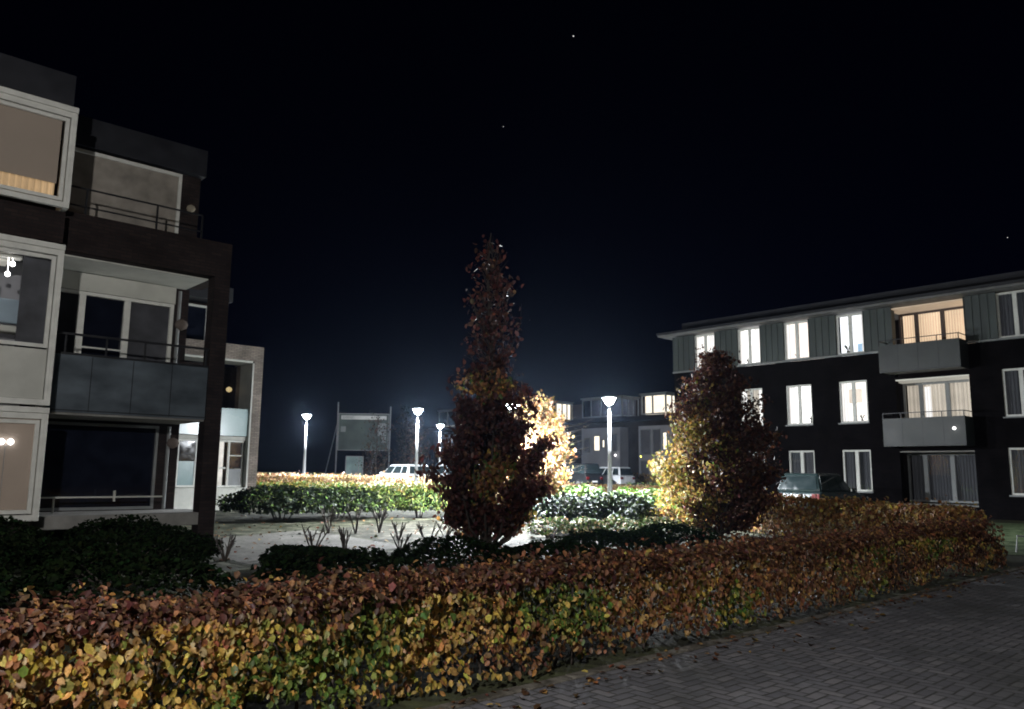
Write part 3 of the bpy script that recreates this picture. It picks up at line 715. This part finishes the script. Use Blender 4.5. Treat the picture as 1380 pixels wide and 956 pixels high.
MB().box(-3.2, -.75, .9, .93, 1.02, 1.05).box(-2.75, -2.72, .9, .93, .745, 1.02).box(-1.7, -1.66, .88, .91, .95, 1.16).build('white_bars', M['whitepanel'], L)  # white bars for the pale lines across the lower window
p = part(L, 'balcony', M['balcony'], [(-3.24, -.34, .01, .05, 2.60, 3.66)], bevel=.004)
rl = MB(); rl.box(-3.24, -.34, .02, .055, 4.03, 4.07)
for x in (-3.0, -2.3, -1.6, -.95, -.4): rl.box(x, x+.03, .025, .05, 3.665, 4.03)
rl.build('railing', M['darkmetal'], p)
MB().box(-3.24, -.34, .0, .06, 3.662, 3.70).build('handrail', M['darkmetal'], p)
sm = MB()
for x in (-2.52, -1.79, -1.06): sm.box(x, x+.012, .003, .008, 2.62, 3.65)
sm.box(-3.24, -.34, .003, .009, 2.63, 2.65); sm.build('panel_joint', M['darkmetal'], p)
# top storey terrace
w = MB().frame(-2.92, -.52, 1.84, 1.93, 6.5, 8.30, .075).build('window', M['white'], L)
MB().box(-2.84, -.60, 1.87, 1.885, 6.58, 8.22).build('blind', M['blind'], w)
rl = MB(); rl.box(-3.2, -.5, .45, .48, 6.98, 7.01); rl.box(-3.2, -.5, .45, .48, 6.62, 6.645)
for x in (-2.78, -1.45, -.52): rl.box(x, x+.035, .45, .48, 6.3, 6.98)
rl.build('railing', M['darkmetal'], L)
def wall_lamp_or_glint(root, x, y, z, r_=.09, s=None):
    m = MB(); m.lathe([(.02, -r_*.9), (r_*.8, -r_*.55), (r_, 0), (r_*.8, r_*.55), (.02, r_*.9)], (x, y, z), 14)
    m.build('wall_lamp_or_glint', s or M['opal'], root, smooth=True)
M['opal'] = glowmat('opal lamp glass', (.15, .135, .11), (1, .85, .6), .03, .1)
M['opal_dim'] = glowmat('dim opal lamp glass', (.09, .075, .065), (1, .8, .7), .012, .1)  # carries a faint glow of its own
wall_lamp_or_glint(L, -.27, 1.86, 7.55, .10); wall_lamp_or_glint(L, -.42, 1.50, 4.75, .14, M['opal_dim']); wall_lamp_or_glint(L, -.42, 1.48, 2.15, .13, M['opal_dim'])
# things behind the glass of the middle bay
rootl = empty('ceiling_lamp', L.matrix_basis @ Vector((-4.16, -.20, 5.18)), pi/2-ANG, 'cluster of three glowing bulbs hanging inside the first floor bay', 'lamp')
mb = MB(); mb.box(-.3, .3, -.1, .1, .04, .10); mb.build('ceiling_plate', M['white'], rootl)
for (x, z) in ((-.08, -.18), (.10, -.26), (.16, -.07)):
    MB().lathe([(.01, -.045), (.04, -.02), (.04, .02), (.01, .045)], (x, -.1, z), 12).tube([(x, -.1, z+.04), (x, -.05, .05)], .004, 4).build('bulb', M['bulb'], rootl)
rootc = empty('armchair', L.matrix_basis @ Vector((-4.10, -.20, 3.05)), pi/2-ANG, 'pale blue upholstered chair behind the glass of the first floor bay', 'chair')
MB().box(-.35, .42, -.06, .02, 1.02, 1.45).build('backrest', M['fabricblue'], rootc, bevel=.03)
MB().box(-.35, .36, -.10, .20, .86, .98).build('seat', M['whitepanel'], rootc, bevel=.03)
for x in (-.3, .28):
    MB().box(x, x+.05, -.08, -.03, 0, .855).build('leg', M['white'], rootc)
rootf = empty('floor_lamp', L.matrix_basis @ Vector((-4.18, -.52, .74)), pi/2-ANG, 'tall white lamp standing behind the ground floor bay glass', 'lamp')
MB().lathe([(.06, 1.05), (.035, 1.62)], n=12).build('lamp_shade', glowmat('white lamp shade', (.6, .6, .6), (1, .96, .92), .9), rootf)
MB().lathe([(.08, 0), (.08, .02), (.008, .03), (.008, 1.05)], n=10).build('stand', M['pole'], rootf)
roott = empty('twin_globes', L.matrix_basis @ Vector((-3.86, -.52, .74)), pi/2-ANG, 'pair of glowing globes on a stand behind the lowest left bay glass', 'lamp')  # glowing globes placed at two bright dots in the bay glass
for x in (-.06, .07):
    MB().lathe([(.01, -.05), (.045, -.02), (.045, .02), (.01, .05)], (x, 0, 1.28), 12).build('bulb', M['bulb'], roott, smooth=True)
MB().tube([(0, 0, 0), (0, 0, 1.2), (-.06, 0, 1.24)], .006, 5).tube([(0, 0, 1.2), (.07, 0, 1.24)], .006, 5).build('stand', M['pole'], roott)

# ------------------------------------------------------------------ second block with the bright brick portal
S = left_block((-10.5, 30.0), 'farther left block whose brick portal with white lining is lit beside the entrance')
part(S, 'wall', M['pbrick'], [(-8, -3.2, 0, .4, 0, 6.36), (-3.196, .98, 0, .42, 5.78, 6.36), (.62, .98, 0, .42, 0, 5.776), (.66, .98, .424, 1.9, 0, 6.3)])
part(S, 'rear_wall', M['brick'], [(-8, .655, 1.7, 7, 0, 5.7), (-7, .3, 2.6, 7, 5.9, 8.3)])
part(S, 'roof', M['zinc'], [(-7.2, .35, 1.8, 7.2, 8.36, 8.95)])
part(S, 'lining', M['whitepanel'], [(.555, .616, -.01, 1.1, .9, 5.70), (-3.19, .553, -.01, 1.1, 5.70, 5.775)], label='white lining inside the brick portal')
bp = part(S, 'balcony', M['frost'], [(-3.18, .55, .12, .16, 2.86, 3.9)], label='pale green frosted balcony panel')
part(S, 'floor_slab', M['whitepanel'], [(-3.18, .55, .20, 1.65, 2.70, 2.84)])
part(S, 'plinth', M['whitepanel'], [(-3.18, .56, -.02, 1.6, .0, .92)])
w = MB().frame(-1.1, .54, .28, .36, .94, 2.69, .06, mull=(-.52, -.05), mt=.07).build('entrance_door', M['white'], S)
MB().box(-1.03, -.56, .31, .32, 1.0, 2.63).box(-.48, -.09, .31, .32, 1.0, 2.63).build('pane', M['glass'], w)
MB().box(-.01, .46, .31, .32, 1.65, 2.60).build('dark_pane', M['darkglass'], w)
MB().box(-.01, .46, .30, .33, 1.0, 1.62).build('panel', M['greyframe'], w)
MB().box(-.01, .46, .285, .33, 2.1, 2.14).box(-.4, -.15, .27, .30, 1.62, 1.68).build('door_bar', M['white'], w)
MB().box(-1.03, .0, .9, .92, .94, 2.66).build('lit_hall', emit('lit hall', (1, .97, .9), .8, .7, 2), w)
w = MB().frame(-3.1, -1.25, .28, .36, .94, 2.69, .07, mull=(-1.95,)).build('window', M['white'], S)
MB().box(-3.0, -1.32, .31, .325, 1.9, 2.62).build('pane', M['darkglass'], w)
MB().box(-3.0, -1.32, .31, .335, 1.0, 1.88).build('panel', M['frost'], w)
w = MB().frame(-2.9, .05, 1.6, 1.68, 3.0, 5.4, .07, mull=(-1.9, -.9)).build('window', M['greyframe'], S)
MB().box(-2.8, -.02, 1.64, 1.65, 3.07, 5.33).build('pane', M['darkglass'], w)
wall_lamp_or_glint(S, .28, 1.45, 4.75, .12, glowmat('yellow wall lamp', (.4, .36, .3), (1, .75, .35), .5, .1))
w = MB().frame(-2.4, -.35, 2.5, 2.59, 6.4, 8.2, .09).build('window', M['white'], S)
MB().box(-2.3, -.45, 2.54, 2.55, 6.5, 8.1).build('pane', M['darkglass'], w)
wall_lamp_or_glint(S, -.05, 2.5, 7.6, .12)

# ------------------------------------------------------------------ right apartment block (local x along B, local y outwards)
Rb = empty('apartment_building', (14.0, 33.8, 0), pi/2+(pi/2-ANG), 'long dark brick apartment block with lit windows and corner balconies on the right', 'building')
x_r, x_l = -14.0, 8.42
cols = [7.16, 4.71, 2.32, -.12]           # window left edges, width 1.22
rows = [(.98, 2.70), (3.84, 5.62), (6.78, 8.52)]
# wall as piers and bands round the openings so that each window is a real recess
mb = MB(); T = .34
edges = sorted([(c-1.22, c) for c in cols]+[(-5.24, -2.50)]+[(-7.56, -6.34), (-10.0, -8.8), (-12.5, -11.3)])
xs = [x_r]+[e for p_ in edges for e in p_]+[x_l]
cl = MB()
for a, b in zip(xs[0::2], xs[1::2]):
    mb.box(a, b, -T, 0, 0, 6.70); cl.box(a, b, -T, .02, 6.80, 8.56)
    n_ = max(2, round((b-a)/.30)); 
    for i in range(n_+1):
        xx = a+(b-a)*i/n_; cl.box(xx-.012, xx+.012, .022, .048, 6.80, 8.56)
for a, b in edges:
    z = 0; bal = a == -5.24
    for z0, z1 in rows:
        if bal: z0 = {.98: .5, 3.84: 2.72, 6.78: 5.62}[z0]; z1 = {2.70: 2.62, 5.62: 5.52, 8.52: 8.5}[z1]
        top = min(z0, 6.70)
        if top > z+.001: mb.box(a+.001, b-.001, -T+.002, -.003, z, top)
        z = z1
mb.build('wall', M['rbrick'], Rb)
cl.build('cladding', M['cladding'], Rb, label='vertically seamed grey green cladding of the top storey')
part(Rb, 'rear_wall', M['rbrick'], [(x_r, x_l-.4, -9, -3.2, 0, 8.6), (x_l-.3, x_l-.01, -8.9, -T-.01, 0, 8.56)])
part(Rb, 'ledge', M['greyframe'], [(-2.49, x_l+.04, -.02, .07, 6.705, 6.775), (x_r, -5.25, -.02, .07, 6.705, 6.775)])
part(Rb, 'eaves', M['eave'], [(x_r, x_l+.62, -9, .50, 8.60, 8.68)])
part(Rb, 'roof', M['zinc'], [(x_r, x_l+.66, -9.1, .54, 8.684, 8.80), (x_r, x_l-.2, -9, -.5, 8.804, 9.35)])
M['room_pink'] = emit('lit room rosy white', (1, .88, .80), 1.6, .45, 1.2); M['room_soft'] = emit('lit room soft white', (1, .95, .88), 1.7, .5, 1.1)
roommat = {(0, 2): 'room_soft', (1, 2): 'room_white', (2, 2): 'room_pink', (3, 2): 'room_cool', (2, 1): 'room_white', (3, 1): 'room_soft', (1, 1): 'curt_cream'}
def casement(x1, z0, z1, mat, lit, curt, key):
    x0 = x1-1.22
    f = MB().frame(x0, x1, -.16, -.07, z0, z1, .075, mull=((x0+x1)/2,), mt=.14)
    w = f.build('window', M['white'], Rb)
    MB().box(x0+.07, x1-.07, -.12, -.112, z0+.07, z1-.07).build('pane', M['glass'], w)
    MB().box(x0-.04, x1+.04, -.05, .10, z0-.055, z0-.004).build('sill', M['greyframe'], w)
    rm = MB().box(x0-.2, x1+.2, -.95, -.93, z0-.3, z1+.2).build('room', M[mat], w)
    if curt:
        ca, cb = curt
        c = MB()
        if ca: c.curtain(x0+.02, x0+ca, -.24, z0+.03, z1-.03)
        if cb: c.curtain(x1-cb, x1-.02, -.24, z0+.03, z1-.03)
        c.build('curtain', M['curt_white' if lit else 'curt_grey'], w)
    if key == (2, 2): MB().box(x0+.10, x0+.34, -.90, -.80, z0+.25, z0+.85).build('picture', glowmat('dim brown picture', (.2, .1, .06), (.8, .35, .2), .35, .3), w)  # picture, cushion and cupboard glow themselves in place of room lamplight
    if key == (3, 2): MB().box(x0+.05, x0+.55, -.85, -.6, z0-.1, z0+.5).build('blue_cushion', glowmat('blue shaded lamplit cloth', (.2, .3, .4), (.5, .75, 1), .75, .4), w)
    if key == (3, 1): MB().box(x0+.6, x0+1.1, -.9, -.7, z0+.9, z0+1.5).build('cupboard', glowmat('lamplit cupboard', (.5, .45, .4), (1, .88, .75), .7, .4), w)
    return w
for ci, c in enumerate(cols):
    for ri, (z0, z1) in enumerate(rows):
        m = roommat.get((ci, ri), 'room_dim'); lit = (ci, ri) in roommat
        cu = {(0, 2): (.5, .3), (1, 2): (.42, .25), (2, 2): (.12, .2), (3, 2): (.2, 0), (2, 1): (0, .35), (3, 1): (.15, .30), (2, 0): (.5, .5), (3, 0): (.4, .4)}.get((ci, ri), (.3, .3))
        casement(c, z0, z1, m, lit, cu, (ci, ri))
for c in (-6.34, -8.8, -11.3):
    for ri, (z0, z1) in enumerate(rows): casement(c, z0, z1, 'room_dim', False, (.45, .45), None)
def loggia(z0, z1, cur, ceil, fr, lit):
    """recess between u=-5.24 and -2.50: floor, ceiling, glazing at the back and side"""
    yb = -1.35
    f = MB(); f.frame(-5.2, -2.3, yb, yb+.09, z0+.05, z1-.06, .08, mull=(-3.0, -4.02), mt=.16)
    w = f.build('window', M[fr], Rb)
    MB().curtain(-5.12, -2.38, yb-.15, z0+.1, z1-.1, .03, .11).build('curtain', M[cur], w)
    MB().box(-5.12, -2.38, yb+.03, yb+.038, z0+.13, z1-.14).build('pane', M['glass'], w)
    MB().box(-5.235, -2.3, yb+.1, -.02, z1-.05, z1-.002).build('ceiling', M[ceil], w)
    MB().box(-5.235, -2.3, yb+.1, -.02, z0-.04, z0+.004).build('floor', M['concrete'], w)
    MB().sheet(lambda u, v: (-5.20+.02*sin(u*60), yb+.12+(1.1)*u, z0+.02+(z1-z0-.1)*v), 50, 2).build('side_curtain', M[cur], w)
    return w
loggia(5.95, 8.50, 'curt_orange', 'ceil_warm', 'brownframe', True)
loggia(2.85, 5.52, 'curt_cream', 'ceil_white', 'greyframe', True)
loggia(.55, 2.62, 'curt_grey', 'concrete', 'greyframe', False)
MB().curtain(-3.35, -3.1, -1.40, 3.0, 5.3, .02, .1).build('lit_curtain', M['curt_white'], Rb)
for z in (2.78, 5.72):
    bz = MB(); bz.box(-5.28, -2.28, .90, .94, z, z+1.10); bz.box(-5.28, -5.24, .0, .896, z, z+1.10); bz.box(-2.32, -2.28, .0, .896, z, z+1.10)
    bo = bz.build('balcony', M['balcony2'], Rb)
    MB().box(-5.23, -2.33, -.0, .895, z+.02, z+.12).build('balcony_floor', M['concrete'], bo)
    sm = MB()
    for x in (-4.53, -3.78, -3.03): sm.box(x, x+.012, .941, .946, z+.01, z+1.09)
    sm.box(-5.28, -2.28, .941, .948, z+.03, z+.05); sm.build('panel_joint', M['darkmetal'], bo)
    rl = MB(); rl.box(-5.28, -2.28, .90, .935, z+1.29, z+1.32); rl.box(-5.28, -5.25, 0, .896, z+1.29, z+1.32); rl.box(-2.31, -2.28, 0, .896, z+1.29, z+1.32)
    for x in (-5.27, -4.5, -3.75, -3.0, -2.31): rl.box(x, x+.03, .905, .93, z+1.102, z+1.29)
    rl.build('railing', M['darkmetal'], bo)
MB().lathe([(.02, -.05), (.06, 0), (.02, .05)], (-4.92, 1.02, 3.42), 10).build('wall_lamp_or_glint', M['bulb'], Rb)  # glowing bead painted in as a street lamp's reflection on the balcony front
def pot_plant(x, z, s, lb, seed):
    r_ = random.Random(seed); root = empty('house_plant', Rb.matrix_basis @ Vector((x, -.40, z)), 0, lb, 'house plant', 'house plants on the window sills')
    MB().lathe([(.04*s, 0), (.06*s, .10*s)], n=10).build('pot', M['pot'], root)
    m = MB()
    for i in range(9):
        a = r_.random()*6.28; l = s*(.12+.14*r_.random()); q = (cos(a)*l*.6, sin(a)*l*.6, .1*s+l)
        m.tube([(0, 0, .09*s), tuple(k*.6 for k in q[:2])+(q[2]*.75,), q], [.004, .012*s+.006, .022*s], 5)
    m.build('leaves', M['plantblack'], root)
for i, (x, z, s, lb) in enumerate([(-.45, 6.86, 1.2, 'dark leafy plant on the sill of the top floor window next to the orange balcony'), (1.9, 6.86, .7, 'small plant in the top floor window second from the balcony'),
      (4.4, 6.86, .8, 'plant in the top floor window right of the beech crown'), (-.9, 3.92, .8, 'plant on the middle floor sill nearest the balconies'), (1.35, 3.92, 1.0, 'plant on the middle floor sill by the beech tree')]):
    pot_plant(x, z, s, lb, i)

# ------------------------------------------------------------------ far row of houses (local x along B, y outwards)
Fh = empty('terraced_houses', (7.9, 76.0, .5), pi-ANG, 'far dark brick row of houses with glazed roof bays behind the car park', 'building')
part(Fh, 'wall', M['fbrick'], [(-14, 27, -8, -1.2, -.5, 5.95)])
part(Fh, 'roof', M['zinc'], [(-14, 27.2, -8.2, -.2, 5.96, 6.35)])
part(Fh, 'top_storey', M['fbrick'], [(-13, 26, -8, -2.6, 6.36, 8.1)])
def roof_bay(x0, x1, lit, mull):
    fr = MB(); fr.frame(x0, x1, -.12, 0, 6.42, 8.22, .12, mull=mull, mt=.11)
    fr.box(x0-.15, x1+.1, -2.5, .12, 8.225, 8.36)
    fr.box(x0, x0+.12, -2.5, -.125, 6.42, 6.54); fr.box(x0, x0+.12, -2.5, -.125, 8.08, 8.22)
    for y in (-.9, -1.6, -2.4): fr.box(x0, x0+.10, y-.1, y, 6.54, 8.08)
    w = fr.build('roof_bay', M['greyframe'], Fh)
    MB().box(x0+.3, x1-.05, -.62, -.6, 6.45, 8.2).build('curtain', M[lit], w)
    MB().box(x0+.30, x0+.32, -2.4, -.65, 6.45, 8.2).build('side_curtain', M[lit], w)
    MB().box(x0+.12, x1-.12, -.07, -.06, 6.54, 8.1).build('pane', M['glass'], w)
    return w
roomF = emit('far lit bay', (1, .90, .74), 1.5, .35, .9); M['far_lit'] = roomF
M['far_dim'] = emit('far dim bay', (.5, .52, .6), .07, .6, .8)
roof_bay(5.0, 8.3, 'far_lit', (6.6,)); roof_bay(-3.6, 1.45, 'far_dim', (.3, -.9, -2.2)); roof_bay(-8.6, -5.8, 'far_lit', (-7.1,)); roof_bay(21.2, 24.6, 'far_lit', (22.9,))
def low_bay(x0, x1, wins, name='bay'):
    b = MB().box(x0, x1, -1.19, 0, -.5, 5.4).build(name, M['greyclad'], Fh)
    for (a, c, z0, z1, m) in wins:
        f = MB().frame(a, c, .004, .05, z0, z1, .07).build('window', M['greyframe'], b)
        MB().box(a+.06, c-.06, .008, .02, z0+.06, z1-.06).build('pane', M[m], b)
low_bay(-3.3, 1.5, [(.4, 1.2, 3.1, 4.5, 'far_dim'), (-.9, -.1, 3.2, 4.7, 'far_lit'), (-1.5, -1.15, 3.5, 4.3, 'far_lit'), (-3.0, -1.9, 3.1, 4.8, 'far_dim')])
low_bay(-9.2, -5.5, [(-6.9, -5.7, 2.8, 5.1, 'far_dim'), (-8.0, -7.1, 2.8, 5.1, 'far_dim'), (-8.7, -8.2, 3.2, 4.8, 'far_lit'), (-8.4, -6.8, .6, 2.3, 'far_lit'), (-6.7, -5.7, .4, 2.3, 'far_dim')])
low_bay(4.8, 8.6, [(5.2, 6.1, .3, 2.6, 'far_lit'), (6.4, 8.2, 3.1, 5.0, 'far_dim')])
low_bay(19.5, 24.5, [(20, 21.8, 3.1, 5.0, 'far_dim'), (22.2, 24.0, 3.1, 5.0, 'far_dim')])
for i, (x, z) in enumerate([(1.05, 1.7), (-2.9, 2.8), (-1.0, 1.3)]):
    MB().lathe([(.02, -.08), (.08, 0), (.02, .08)], (x, .2 if x > -3.5 else -.9, z), 10).build('wall_lamp_or_glint', M['bulb'], Fh)

# ------------------------------------------------------------------ construction sign board
Sg = empty('sign_board', (-12.15, 65, .5), R(4), 'large dark framed sign board on two tall posts with slanting struts', 'sign')
MB().box(-2.0, 2.0, -.06, .0, 2.8, 5.72).build('board', M['signboard'], Sg)
MB().frame(-2.06, 2.06, -.09, .02, 2.74, 5.78, .055).build('frame', M['pole'], Sg)
MB().box(-1.85, 1.85, -.075, -.062, 5.28, 5.60).build('header', M['signpale'], Sg)
MB().box(1.15, 1.85, -.075, -.062, 4.55, 5.0).box(1.15, 1.85, -.075, -.062, 3.95, 4.48).box(1.45, 1.85, -.075, -.062, 3.4, 3.88).box(-1.85, -1.45, -.075, -.062, 4.25, 4.7).build('print_block', M['signgrey'], Sg)
mb = MB()
for z in (5.35, 5.42, 5.49): mb.box(-1.75, -.9, -.082, -.077, z, z+.02)
mb.build('print_line', M['signboard'], Sg)
for x, zt in ((-2.15, 6.7), (2.15, 6.4)):
    MB().tube([(x, .05, -.2), (x, .05, zt)], .06, 8).build('post', M['pole'], Sg)
for x in (-2.15, .9):
    MB().tube([(x+.1, .1, 5.6 if x < 0 else 2.7), (x-1.3 if x < 0 else x-.5, 1.8 if x < 0 else 1.0, -.2)], .045, 6).build('strut', M['pole'], Sg)
Cb = empty('notice_cabinet', (-12.4, 63, .5), R(3), 'pale green glass notice cabinet on legs below the sign board', 'cabinet')
MB().box(-.65, .65, -.05, .05, .65, 2.2).build('panel', M['cabinet'], Cb)
MB().frame(-.70, .70, -.08, .08, .6, 2.26, .06, mull=(.35,)).build('frame', M['pole'], Cb)
for x in (-.68, .62): MB().box(x, x+.06, -.03, .03, -.1, .598).build('leg', M['pole'], Cb)

# ------------------------------------------------------------------ cars
def make_car(label, paint, L_=4.2, W=1.75, H=1.5, kind='hatch'):
    root = empty('parked_car', (0, 0, 0), 0, label, 'car', 'cars in the car park')
    h = L_/2; belt = .92 if kind == 'hatch' else 1.02
    nose = .70
    low = [(-h+.02, .30), (-h, .62), (-h+.05, belt-.05), (-h+.18, belt), (h-1.25, belt+.0), (h-.35, nose+.10), (h-.05, nose-.08), (h, .45), (h-.05, .28),
           (h-.42, .26), (h-.50, .50), (h-.78, .63), (h-1.06, .50), (h-1.14, .26), (-h+1.14, .26), (-h+1.06, .50), (-h+.78, .63), (-h+.50, .50), (-h+.42, .26)]
    MB().prism(low, -W/2, W/2).build('body', paint, root, bevel=.05)
    ra = -h+.30 if kind == 'hatch' else -h+.22; rb = h-1.95 if kind == 'hatch' else h-1.75
    # cabin: tapering greenhouse
    def cab(z0, z1, pad=0):
        xb0, xb1 = -h+.10, h-1.22; k = (z0-belt)/(H-belt); k2 = (z1-belt)/(H-belt)
        def P_(k_): return (xb0+(ra-xb0)*k_-pad, xb1+(rb-xb1)*k_+pad, W/2-.04-.17*k_+pad)
        a, b = P_(k), P_(k2)
        v = [(a[0], -a[2], z0), (a[1], -a[2], z0), (a[1], a[2], z0), (a[0], a[2], z0), (b[0], -b[2], z1), (b[1], -b[2], z1), (b[1], b[2], z1), (b[0], b[2], z1)]
        return v
    F = [(0, 3, 2, 1), (4, 5, 6, 7), (0, 1, 5, 4), (1, 2, 6, 5), (2, 3, 7, 6), (3, 0, 4, 7)]
    m = MB(); m.v = cab(belt-.02, H); m.f = F; c = m.build('cabin', paint, root, bevel=.11)
    V = cab(belt+.06, H-.11, .012)
    def quad(i, j, k, l, a0, a1):   # strip of one cabin side between fractions a0..a1
        p = [Vector(V[q]) for q in (i, j, k, l)]
        return [tuple(p[0].lerp(p[1], a0)), tuple(p[0].lerp(p[1], a1)), tuple(p[3].lerp(p[2], a1)), tuple(p[3].lerp(p[2], a0))]
    for (i, j, k, l), name, cuts in (((0, 1, 5, 4), 'side_window', ((.05, .26), (.30, .60), (.64, .93))), ((3, 2, 6, 7), 'side_window', ((.05, .26), (.30, .60), (.64, .93))),
                                     ((3, 0, 4, 7), 'rear_window', ((.07, .93),)), ((1, 2, 6, 5), 'windscreen', ((.05, .95),))):
        for a0, a1 in cuts:
            g = MB(); g.poly(quad(i, j, k, l, a0, a1)); go = g.build(name, M['carglass'], c)
            md = go.modifiers.new('thick', 'SOLIDIFY'); md.thickness = .012; md.offset = 0
    for sx in (-h+.78, h-.78):
        for sy in (-1, 1):
            wv = MB(); y0 = sy*(W/2-.20); y1 = sy*(W/2+.01)
            wv.tube([(sx, y0, .31), (sx, y1, .31)], .31, 20); t = wv.build('wheel', M['tyre'], root)
            MB().tube([(sx, y1-.02*sy, .31), (sx, y1+.012*sy, .31)], .20, 14).build('rim', M['rim'], t)
    for sy in (-1, 1):
        y0, y1 = sy*(W/2-.32), sy*(W/2-.03)
        MB().box(-h-.012, -h+.06, y0, y1, .66, .84).build('tail_light', M['redlens'], root, bevel=.01)
        MB().box(h-.30, h-.01, y0, y1, .60, .70).build('headlight', M['clearlens'], root, bevel=.01)
        MB().box(h-1.45, h-1.3, sy*(W/2-.02), sy*(W/2+.14), belt-.02, belt+.12).build('mirror', paint, root, bevel=.02)
    MB().box(-h-.015, -h+.02, -.26, .26, .45, .56).build('number_plate', M['signpale'], root)
    return root
angB = pi/2+(pi/2-ANG); angA = pi/2-ANG
def place(o, x, y, a):
    o.location = (x, y, gz(x, y)+.012); o.rotation_euler = (0, 0, a)
place(make_car('dark teal small car parked under the lit ground floor window', M['carteal'], 4.0, 1.78, 1.58), 11.85, 30.3, angA)
place(make_car('black people carrier beside the bright orange tree', M['carblack'], 4.5, 1.85, 1.80, 'van'), 4.55, 59, angB)
place(make_car('white hatchback behind the nearest lamp post', M['carwhite'], 4.2, 1.78, 1.6), 7.5, 62, angB)
place(make_car('overexposed white car on the left behind the second lamp post', M['carwhite'], 4.3, 1.8, 1.5), -6.6, 48.2, angB-.05)
place(make_car('white estate car half hidden by the columnar tree', M['carwhite'], 4.5, 1.8, 1.55), -3.6, 49.4, angB)
# bicycle rack on the lawn at the right edge
bk = MB()
for i in range(3):
    a = (11.0+i*.55, 17.5+i*.5)
    bk.tube([(a[0], a[1], 0), (a[0]+.1, a[1]+.1, .35), (a[0]+.7, a[1]-.4, .30), (a[0]+.8, a[1]-.4, 0)], .02, 6)
tag(bk.build('bicycle_rack', M['pole']), 'pale tubular rack on the lit lawn at the end of the hedge', 'rack')
# stars
for i, (px, py, s, lb) in enumerate([(768, 48, .9, 'brightest star high above the middle of the picture'), (675, 171, .5, 'faint star above the columnar tree'), (1356, 313, .5, 'faint star above the right block roof')]):
    x, y = px-690, 478-py; p = math.atan(.15); D = 900
    v = Vector((x, 1060*cos(p)-y*sin(p), 1060*sin(p)+y*cos(p))).normalized()*D+Vector((0, 0, 1.6))
    o = MB().lathe([(.1, -s*.8), (s*.7, -s*.3), (s*.7, s*.3), (.1, s*.8)], n=8).build('star', M['star'] if 'star' in M else M.setdefault('star', emit('starlight', (1, .98, .95), 1.0)))
    o.location = v; tag(o, lb, 'star', 'stars in the night sky')

# ------------------------------------------------------------------ air
hz = MB().box(-120, 60, -12, 115, -1.5, 13).build('haze', bpy.data.materials.new('night haze')); hz['kind'] = 'stuff'
tag(hz, 'thin night haze glowing round the street lamps', 'haze')
hm = hz.data.materials[0]; hm.use_nodes = True; nt = hm.node_tree; nt.nodes.clear()
out = nt.nodes.new('ShaderNodeOutputMaterial'); pv = nt.nodes.new('ShaderNodeVolumePrincipled')
pv.inputs['Color'].default_value = (.5, .68, 1, 1); pv.inputs['Density'].default_value = .00022; pv.inputs['Anisotropy'].default_value = .87
nt.links.new(pv.outputs[0], out.inputs['Volume'])

# ------------------------------------------------------------------ sky, moon-dim sun, camera
wd = bpy.data.worlds.new('World'); scene.world = wd; wd.use_nodes = True; nt = wd.node_tree; nt.nodes.clear()
sky = nt.nodes.new('ShaderNodeTexSky'); sky.sky_type = 'NISHITA'; sky.sun_disc = False
sky.sun_elevation = R(28); sky.sun_rotation = R(200)
mx = nt.nodes.new('ShaderNodeMixRGB'); mx.blend_type = 'MULTIPLY'; mx.inputs[0].default_value = 1; mx.inputs[2].default_value = (.16, .16, .62, 1)
bg = nt.nodes.new('ShaderNodeBackground'); bg.inputs[1].default_value = .0006; wo = nt.nodes.new('ShaderNodeOutputWorld')
nt.links.new(sky.outputs[0], mx.inputs[1]); nt.links.new(mx.outputs[0], bg.inputs[0]); nt.links.new(bg.outputs[0], wo.inputs[0])
sl = bpy.data.lights.new('sun', 'SUN'); sl.energy = .006; sl.angle = R(.5); sl.color = (.85, .9, 1)
so = bpy.data.objects.new('sun', sl); COL.objects.link(so); so.rotation_euler = (R(62), 0, R(-20))

cam = bpy.data.cameras.new('camera'); co = bpy.data.objects.new('camera', cam); COL.objects.link(co); scene.camera = co
cam.sensor_width = 36; cam.lens = 1060/1380*36; cam.clip_end = 3000; cam.clip_start = .05
pt = math.atan(.15)
co.location = (0, 0, 1.6)
co.rotation_mode = 'QUATERNION'
m = Matrix.Rotation(pi/2+pt, 4, 'X') @ Matrix.Rotation(.011, 4, 'Z')
co.rotation_quaternion = m.to_quaternion()

vs = scene.view_settings; vs.view_transform = 'Standard'; vs.look = 'None'; vs.exposure = 0; vs.gamma = 1; vs.use_curve_mapping = False
cy = scene.cycles; cy.use_denoising = True; cy.max_bounces = 6; cy.diffuse_bounces = 2; cy.glossy_bounces = 3; cy.transparent_max_bounces = 12; cy.volume_bounces = 0
cy.transmission_bounces = 3; cy.use_light_tree = True; cy.filter_width = 1.9; cy.sample_clamp_indirect = 3
